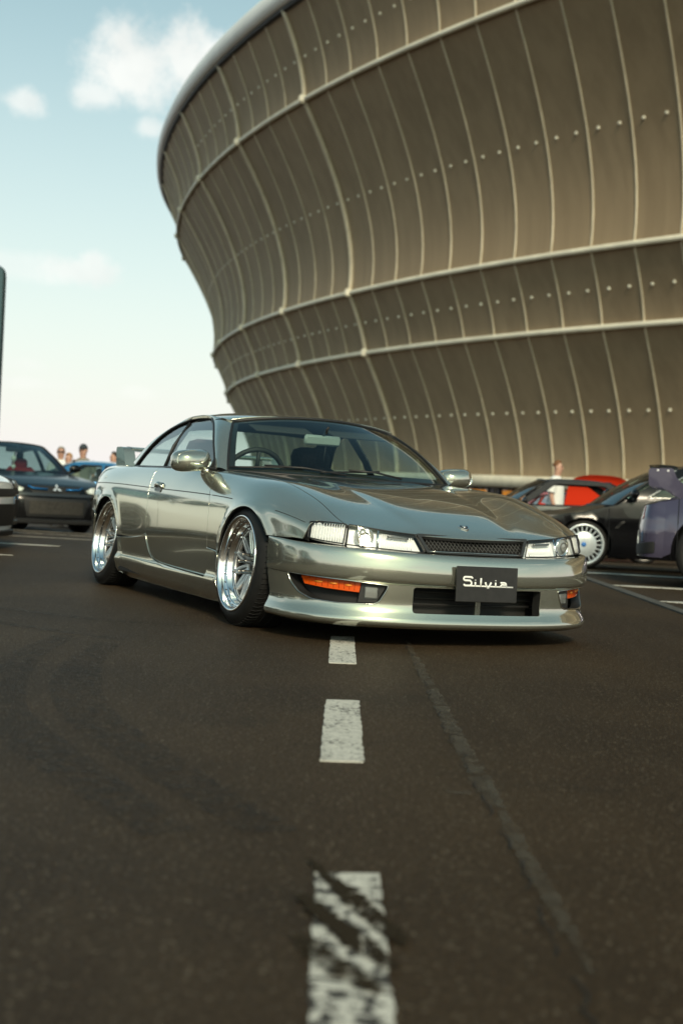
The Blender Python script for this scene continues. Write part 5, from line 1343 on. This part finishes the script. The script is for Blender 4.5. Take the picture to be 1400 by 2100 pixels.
dc, dd_ = gen_car('dark_coupe', 'dark grey car nosing out between the white car and the black sedan', GREYP, COUPE2, (-4.86, 16.95, gz(16.95) + .004), R(-4), rim_m=STEEL)
face(dc, dd_['FF'], None, True)
# blue car side-on behind the sedan
BLUEP = paint('blue_metallic_paint', (.03, .17, .36), .35, .22, 1.0, 0)
bc, bd_ = gen_car('blue_coupe', 'blue car parked side-on behind the black sedan and the rear wing', BLUEP, COUPE2, (-6.25, 26.6, gz(26.6) + .004), math.pi + R(6), rim_m=BRUSH)
face(bc, bd_['FF'])
# more cars in the left-hand row beside the camera: they show only as reflections in the silver flank
for i, (x, y, pm, lb) in enumerate(((-4.3, 9.15, BLACK1, 'black car in the left row seen only mirrored in the silver door'), (-4.4, 7.0, WHITEP, 'white car in the left row seen only mirrored in the silver fender'), (-4.25, 4.9, GREYP, 'dark car in the left row seen only mirrored in the silver nose'))):
    o = copy_tree({0: dc, 1: wc, 2: dc}[i]); o.location = (x, y, .004); o.rotation_euler = (0, 0, R(2 * i - 3)); o['label'] = lb
    if i == 0:
        for ch in o.children:
            if ch.type == 'MESH' and ch.data.materials and ch.data.materials[0] == GREYP:
                ch.data = ch.data.copy(); ch.data.materials[0] = BLACK1
# black coupe parked across the right-hand bays, nose to the left
COUPEB = dict(xf=.80, xr=-3.55, W=.87, df=.5, dr=.4, wrx=-2.6, zb=.11, zfb=.10, wr=.282, arch=.302, swage=.55, top=[(.80, .50), (.6, .545), (.2, .615), (-.1, .67), (-.35, .745), (-.62, .79), (-1.4, .82), (-2.4, .84), (-3.0, .85), (-3.55, .82)], cx=.6, cy=.72, bulge=.05, rake=.3, doors=(-.26, -1.75), spokes=22, rim=.80, spt=.014, tr=.28, inset=.02,
              gh=dict(base_f=-.32, head_f=-1.05, head_r=-2.05, base_r=-2.95, roofz=1.21, Wr=.55, windows=[[(-.68, .835), (-1.20, 1.15), (-1.85, 1.155), (-1.85, .86)], [(-1.91, .86), (-1.91, 1.155), (-2.2, 1.12), (-2.6, .875)]], trim=mat('bright_window_trim', (.5, .5, .48), .25, .9)))
RIMW = grain(mat('pale_blue_alloy', (.62, .68, .70), .35, .4), (.62, .68, .70), .06, 30)
BLACK2 = paint('black_car_paint', (.005, .005, .006), .0, .25, .30, 0); BLACK2.node_tree.nodes['Principled BSDF'].inputs['Specular IOR Level'].default_value = .25
kb, kd = gen_car('black_coupe', 'black coupe with pale many-spoked wheel, side-on behind the silver nose', BLACK2, COUPEB, (2.72, 16.62, gz(16.6) + .006), math.pi - R(1), rim_m=RIMW)
face(kb, kd['FF'])
for ch in list(kb.children):
    if ch.name.startswith('wheel') and ch.type == 'EMPTY':
        MB().lathe([(.0005, .004), (.05, .004), (.13, .010), (.145, .020)], 28).build('wheel_disc', RIMW, ch, smooth=True)
        MB().lathe([(.0005, -.002), (.026, -.002), (.028, .006)], 20).build('centre_cap', mat('blue_white_cap', (.05, .20, .55), .3), ch, smooth=True)
for s in (1, -1): panel('fender_vent', kd['side'] if s > 0 else mirror_y(kd['side']), rpoly([(-.36, .48), (-.44, .56), (-.40, .56), (-.32, .48)], .01), mat('bg_grille_black'), kb, step=.05, off=.003)
# second black coupe farther back, fabric roof and all windows down
SOFT = grain(mat('black_fabric_roof', (.030, .031, .032), .85), (.030, .031, .032), .25, 40, bump=.001)
COUPEA = dict(COUPEB, spokes=9, gh=dict(base_f=-.50, head_f=-1.12, head_r=-2.10, base_r=-2.80, roofz=1.235, Wr=.57, rad=.06, mat=SOFT, windows=[[(-.72, .82), (-1.22, 1.175), (-1.98, 1.175), (-2.48, .86)]]))
ka, kad = gen_car('soft_top_coupe', 'black coupe with fabric roof and open windows, in front of the man in white', GREYP, COUPEA, (2.05, 22.6, gz(22.6) + .006), math.pi + R(2), rim_m=STEEL, glazed=False)
face(ka, kad['FF'])
for ch in [c_ for c_ in ka.children if c_.name.startswith('seat')]:
    for g2 in list(ch.children): bpy.data.objects.remove(g2)
    bpy.data.objects.remove(ch)
# red car farther back with its hood raised
REDP = paint('red_gloss_paint', (.82, .045, .012), .0, .4, .4, 0)
kr, krd = gen_car('red_coupe', 'red car with its hood raised behind the fabric-roofed coupe', REDP, COUPE2, (4.90, 27.0, gz(27.5) + .004), heading(R(8)), pitch=R(-1.3), rim_m=BRUSH)
face(kr, krd['FF'])
_hm = krd['hood']; _v = np.array([v.co[:] for v in _hm.data.vertices]); _hx, _hz = _v[:, 0].min(), _v[:, 2].max()
for v in _hm.data.vertices: v.co = ((v.co.x - _hx) * .62, v.co.y * .72, v.co.z - _hz)
_hm.location = (_hx, 0, _hz); _hm.rotation_euler = (0, R(-76), 0)
# slate purple coupe with a tall wing at the right edge, tail to the lane
PURP = paint('slate_purple_paint', (.070, .062, .105), .35, .2, 1.0, 0)
SPORT = dict(xf=.85, xr=-3.20, W=.90, df=.55, dr=.22, wrx=-2.55, zb=.27, tumble=.34, tpow=1.7, wr=.325, arch=.365, swage=.62, tap=.07, zrb=.26, top=[(.90, .58), (.7, .64), (.3, .72), (-.2, .78), (-.62, .83), (-1.4, .86), (-2.2, .87), (-2.8, .81), (-3.2, .72)], cx=.42, cy=.6, bulge=.03, rake=.1, doors=(-.45, -1.70), spokes=6, rim=.74,
             gh=dict(base_f=-.50, head_f=-1.20, head_r=-1.85, base_r=-2.75, roofz=1.22, Wr=.55, windows=[[(-.86, .89), (-1.36, 1.16), (-1.75, 1.16), (-1.9, .90)]]))
kp, kpd = gen_car('winged_coupe', 'slate purple coupe with a big rear wing, its tail showing at the right picture edge', PURP, SPORT, (6.00, 12.95, .006), R(-13), rim_m=STEEL)
for s in (1, -1):
    fsd = kpd['side'] if s > 0 else mirror_y(kpd['side'])
    MB().tube([fsd(np.array([p]))[0][0] for p in dense(rpoly([(-2.62, .72), (-2.80, .72), (-2.79, .56), (-2.64, .56)], .03), .03)], .004, 4, closed=True).build('fuel_flap_gap', TRIM, kp, smooth=True)
    MB().tube([fsd(np.array([(-2.862, z)]))[0][0] for z in np.linspace(.27, .80, 8)], .004, 4).build('bumper_gap', TRIM, kp)
    panel('tail_lamp', kpd['FR'], rpoly([(s * .25, .60), (s * .55, .60), (s * .55, .72), (s * .25, .72)], .03), TAIL, kp, step=.05, off=.006)
    panel('rear_apron', kpd['FR'], rpoly([(s * .25, .27), (s * .95, .30), (s * .95, .40), (s * .25, .36)], .02), mat('bg_grille_black'), kp, step=.05, off=.006)
    # wing stanchion sweeping up from the flank into the end of the blade
    w_ = MB().prism(rpoly([(-2.56, .78), (-2.80, .76), (-2.98, .885), (-3.14, .90), (-3.15, 1.065), (-2.93, 1.075), (-2.89, .97), (-2.72, .88)], [.02, .02, .05, .03, .03, .03, .05, .05]), -.05, .05).xf(Matrix.Translation((0, s * .66, 0))).build('wing_post', PURP, kp, sharp=35)
    for q in (-.045, .045): MB().lathe([(.0005, .056), (.011, .056), (.012, .05)], 10).xf(Matrix.Translation((-3.02 + q, s * .66, 1.05)) @ Matrix.Rotation(0 if s > 0 else math.pi, 4, 'Z')).build('wing_bolt', CHROME, w_)
MB().grid(np.array([[(-3.02 + .13 * math.cos(a), y, 1.085 + .018 * math.sin(a)) for a in np.linspace(0, 2 * math.pi, 16, endpoint=False)] for y in np.linspace(-.70, .70, 10)]), closed_v=True).build('wing_blade', PURP, kp, smooth=True)

# ------------------------------------------------------------------ people
SKIN = grain(mat('skin', (.52, .30, .22), .55, Subsurface_Weight=.1), (.52, .30, .22), .1, 20)
def person(loc, face_dir, h, shirt, trousers, hair, label, cap=None, glasses=False, arms_down=True, grp=None, jacket_long=False):
    """standing figure; face_dir is the bearing it looks along (radians, 0 = +X)"""
    k = h / 1.78
    root = empty('person', loc, face_dir, label, 'person', grp); root.scale = (k, k, k)
    # skeleton: local +X is forward
    V = []; Rr = []; E = []
    def j(p, r, par=None):
        V.append(p); Rr.append(r)
        if par is not None: E.append((par, len(V) - 1))
        return len(V) - 1
    pel = j((0, 0, .95), .135); ab = j((.01, 0, 1.10), .125, pel); ch = j((.0, 0, 1.28), .14, ab); nk0 = j((-.01, 0, 1.44), .085, ch); nk = j((.005, 0, 1.50), .062, nk0); hd0 = j((.022, 0, 1.56), .078, nk); hd1 = j((.02, 0, 1.65), .092, hd0); hd2 = j((.01, 0, 1.735), .062, hd1)
    for s in (1, -1):
        sh = j((-.01, s * .17, 1.40), .068, ch); el = j((-.03, s * .235, 1.12), .044, sh); wr_ = j((.05, s * .235, .88), .030, el); pm = j((.07, s * .232, .80), .036, wr_)
        for q, (dx_, dz_, r_) in enumerate(((.03, -.095, .010), (.012, -.105, .010), (-.006, -.10, .010), (-.022, -.085, .009))):
            a = j((.07 + dx_ * .6, s * .232, .80 + dz_ * .55), r_, pm); j((.085 + dx_ * .6, s * .222, .80 + dz_), r_ * .85, a)
        a = j((.105, s * .222, .785), .011, pm); j((.122, s * .212, .75), .009, a)
        hp = j((0, s * .095, .88), .105, pel); kn = j((.02, s * .105, .50), .062, hp); an = j((-.01, s * .11, .09), .040, kn); j((.13, s * .125, .035), .036, an)
    me = bpy.data.meshes.new('body'); me.from_pydata(V, E, []); o = bpy.data.objects.new('body', me); link(o, root); me.materials.append(SKIN)
    sk_ = o.modifiers.new('skin', 'SKIN'); sk_.use_smooth_shade = True
    for i, sv in enumerate(me.skin_vertices[0].data): sv.radius = (Rr[i] * (.86 if i in (pel, ab, ch) else 1), Rr[i])
    for sv in me.skin_vertices[0].data: sv.use_root = False
    me.skin_vertices[0].data[pel].use_root = True
    sb = o.modifiers.new('sub', 'SUBSURF'); sb.levels = 1; sb.render_levels = 2
    def rings(L_, n=18): return np.array([[(x + rx * math.cos(a), y + ry * math.sin(a), z) for a in np.linspace(0, 2 * math.pi, n, endpoint=False)] for x, y, z, rx, ry in L_])
    m = MB().grid(rings([(.0, 0, .86, .150, .195), (.0, 0, .90, .148, .192), (.012, 0, 1.05, .140, .180), (.005, 0, 1.20, .142, .188), (-.002, 0, 1.32, .140, .205), (-.008, 0, 1.40, .118, .200), (-.01, 0, 1.455, .085, .135), (-.005, 0, 1.485, .066, .078), (-.003, 0, 1.475, .060, .070)]), closed_v=True)
    for s in (1, -1):
        P0, P1 = np.array((-.01, s * .155, 1.40)), np.array((-.035, s * .245, 1.17)) if not jacket_long else np.array((.03, s * .245, .92))
        m.tube([P0, P0 + (P1 - P0) * .35 + (0, s * .02, .0), P0 + (P1 - P0) * .7 + (0, s * .012, 0), P1], [.082, .085, .080, .076 if not jacket_long else .05], 14, caps=False)
    m.build('shirt', shirt, root, smooth=True)
    m = MB().grid(rings([(0, 0, .93, .140, .178), (0, 0, .86, .142, .182), (0, 0, .80, .135, .180)]), closed_v=True)
    for s in (1, -1): m.tube([(0, s * .09, .86), (.01, s * .10, .66), (.02, s * .105, .48), (-.005, s * .11, .10)], [.112, .098, .080, .068], 14)
    m.build('trousers', trousers, root, smooth=True)
    for s in (1, -1): MB().box((.05, s * .12, .045), (.27, .10, .09), bev=.03).build('shoe', mat('shoe_grey', (.10, .10, .10), .6), root, sharp=40)
    # hair, ears, nose, eyes
    n = 16; G = [[(.010 + .098 * math.cos(a) * math.sin(p), .088 * math.sin(a) * math.sin(p), 1.668 + .108 * math.cos(p)) for p in np.linspace(.02, 1.70 if math.cos(a) < .1 else (1.25 if math.cos(a) < .6 else .85), 8)] for a in np.linspace(0, 2 * math.pi, n, endpoint=False)]
    hr = MB().grid(np.array(G), closed_u=True).build('hair', hair, root, smooth=True)
    if cap:
        G = [[(.010 + .104 * math.cos(a) * math.sin(p), .094 * math.sin(a) * math.sin(p), 1.675 + .112 * math.cos(p)) for p in np.linspace(.02, 1.5, 8)] for a in np.linspace(0, 2 * math.pi, n, endpoint=False)]
        cp = MB().grid(np.array(G), closed_u=True).build('cap', cap, root, smooth=True)
        MB().prism([(.08, -.075), (.15, -.06), (.18, 0), (.15, .06), (.08, .075)], 1.680, 1.692, 'Z').build('cap_peak', cap, cp)
    for s in (1, -1):
        MB().lathe([(.001, -.010), (.022, -.006), (.026, .0), (.018, .006), (.001, .006)], 12).xf(Matrix.Translation((.012, s * .088, 1.635)) @ Matrix.Diagonal((.8, 1, 1.25, 1))).build('ear', SKIN, root, smooth=True)
        MB().lathe([(.001, -.012), (.010, -.006), (.012, 0), (.010, .006), (.001, .012)], 10).xf(Matrix.Translation((.096, s * .033, 1.648))).build('eye', mat('eye_dark', (.03, .025, .02), .3), root, smooth=True)
    MB().tube([(.100, 0, 1.650), (.108, 0, 1.618), (.096, 0, 1.606)], [.009, .013, .009], 8).build('nose', SKIN, root, smooth=True)
    MB().tube([(.098, -.026, 1.580), (.106, 0, 1.578), (.098, .026, 1.580)], .006, 6).build('mouth', mat('lips', (.36, .13, .11), .5), root, smooth=True)
    if glasses: MB().box((.106, 0, 1.650), (.02, .15, .040), bev=.008).build('sunglasses', TRIM, root)
    return root
TEE = grain(mat('white_cotton', (.78, .78, .75), .85), (.78, .78, .75), .05, 30)
JEANS = grain(mat('dark_jeans', (.03, .035, .05), .85), (.03, .035, .05), .2, 30)
HAIRG = mat('ginger_hair', (.17, .075, .028), .7); HAIRD = mat('dark_hair', (.03, .022, .016), .7); HAIRW = mat('grey_hair', (.42, .41, .38), .8); HAIRB = mat('fair_hair', (.42, .24, .10), .7)
man = person((3.74, 25.0, gz(25.0)), R(-22), 1.71, TEE, JEANS, HAIRG, 'man in a white T-shirt looking right behind the open-windowed black coupe')
GP = 'people behind the blue car'
person((-6.17, 31.0, gz(31.0)), R(-80), 1.75, TEE, JEANS, HAIRW, 'person in white with grey hair and sunglasses, leftmost behind the cars', glasses=True, grp=GP)
person((-5.72, 31.2, gz(31.2)), R(-100), 1.83, grain(mat('olive_grey_shirt', (.22, .20, .16), .85), (.22, .20, .16), .1, 30), JEANS, HAIRD, 'person with a dark cap and grey-brown shirt behind the blue car', cap=mat('dark_cap', (.03, .04, .05), .8), grp=GP)
person((-5.66, 29.3, gz(29.3)), R(-120), 1.55, grain(mat('sand_shirt', (.55, .42, .30), .85), (.55, .42, .30), .1, 30), JEANS, HAIRB, 'fair-haired shorter person just in front of the one in the cap', grp=GP)
person((-5.00, 31.0, gz(31.0)), R(-150), 1.70, TEE, JEANS, HAIRD, 'dark-haired person beside the silver coupe\'s rear wing', grp=GP)

# ------------------------------------------------------------------ wood far off behind the camera and to the left (shows in the paintwork)
_r = random.Random(11); V = []; Fc = []
def leafy(x, y, z0, rx, rz, n):
    for _ in range(n):
        th = _r.uniform(0, 2 * math.pi); ph = math.acos(_r.uniform(-1, 1)); q = _r.uniform(.5, 1) ; c = np.array((x + rx * q * math.sin(ph) * math.cos(th), y + rx * q * math.sin(ph) * math.sin(th), z0 + rz * q * math.cos(ph)))
        a = np.array([_r.gauss(0, 1) for _ in range(3)]); a /= np.linalg.norm(a); b = np.cross(a, [_r.gauss(0, 1) for _ in range(3)]); b /= np.linalg.norm(b); s = _r.uniform(.5, 1.1)
        k_ = len(V); V.extend([c - a * s, c + b * s, c + a * s, c - b * s]); Fc.append((k_, k_ + 1, k_ + 2, k_ + 3))
for i in range(70):
    az_ = R(150 + 150 * i / 70 + _r.uniform(-1, 1)); d = _r.uniform(150, 185); hh = _r.uniform(4, 8.5)
    leafy(d * math.sin(az_), d * math.cos(az_), hh * .52, _r.uniform(4, 6.5), hh * .55, 70)
wood = mesh_obj('distant_wood', V, Fc, grain(mat('foliage_green', (.045, .065, .025), .8), (.045, .065, .025), .4, .2), smooth=False)
tag(wood, 'belt of dark green trees far beyond the lot', None, None, 'stuff')
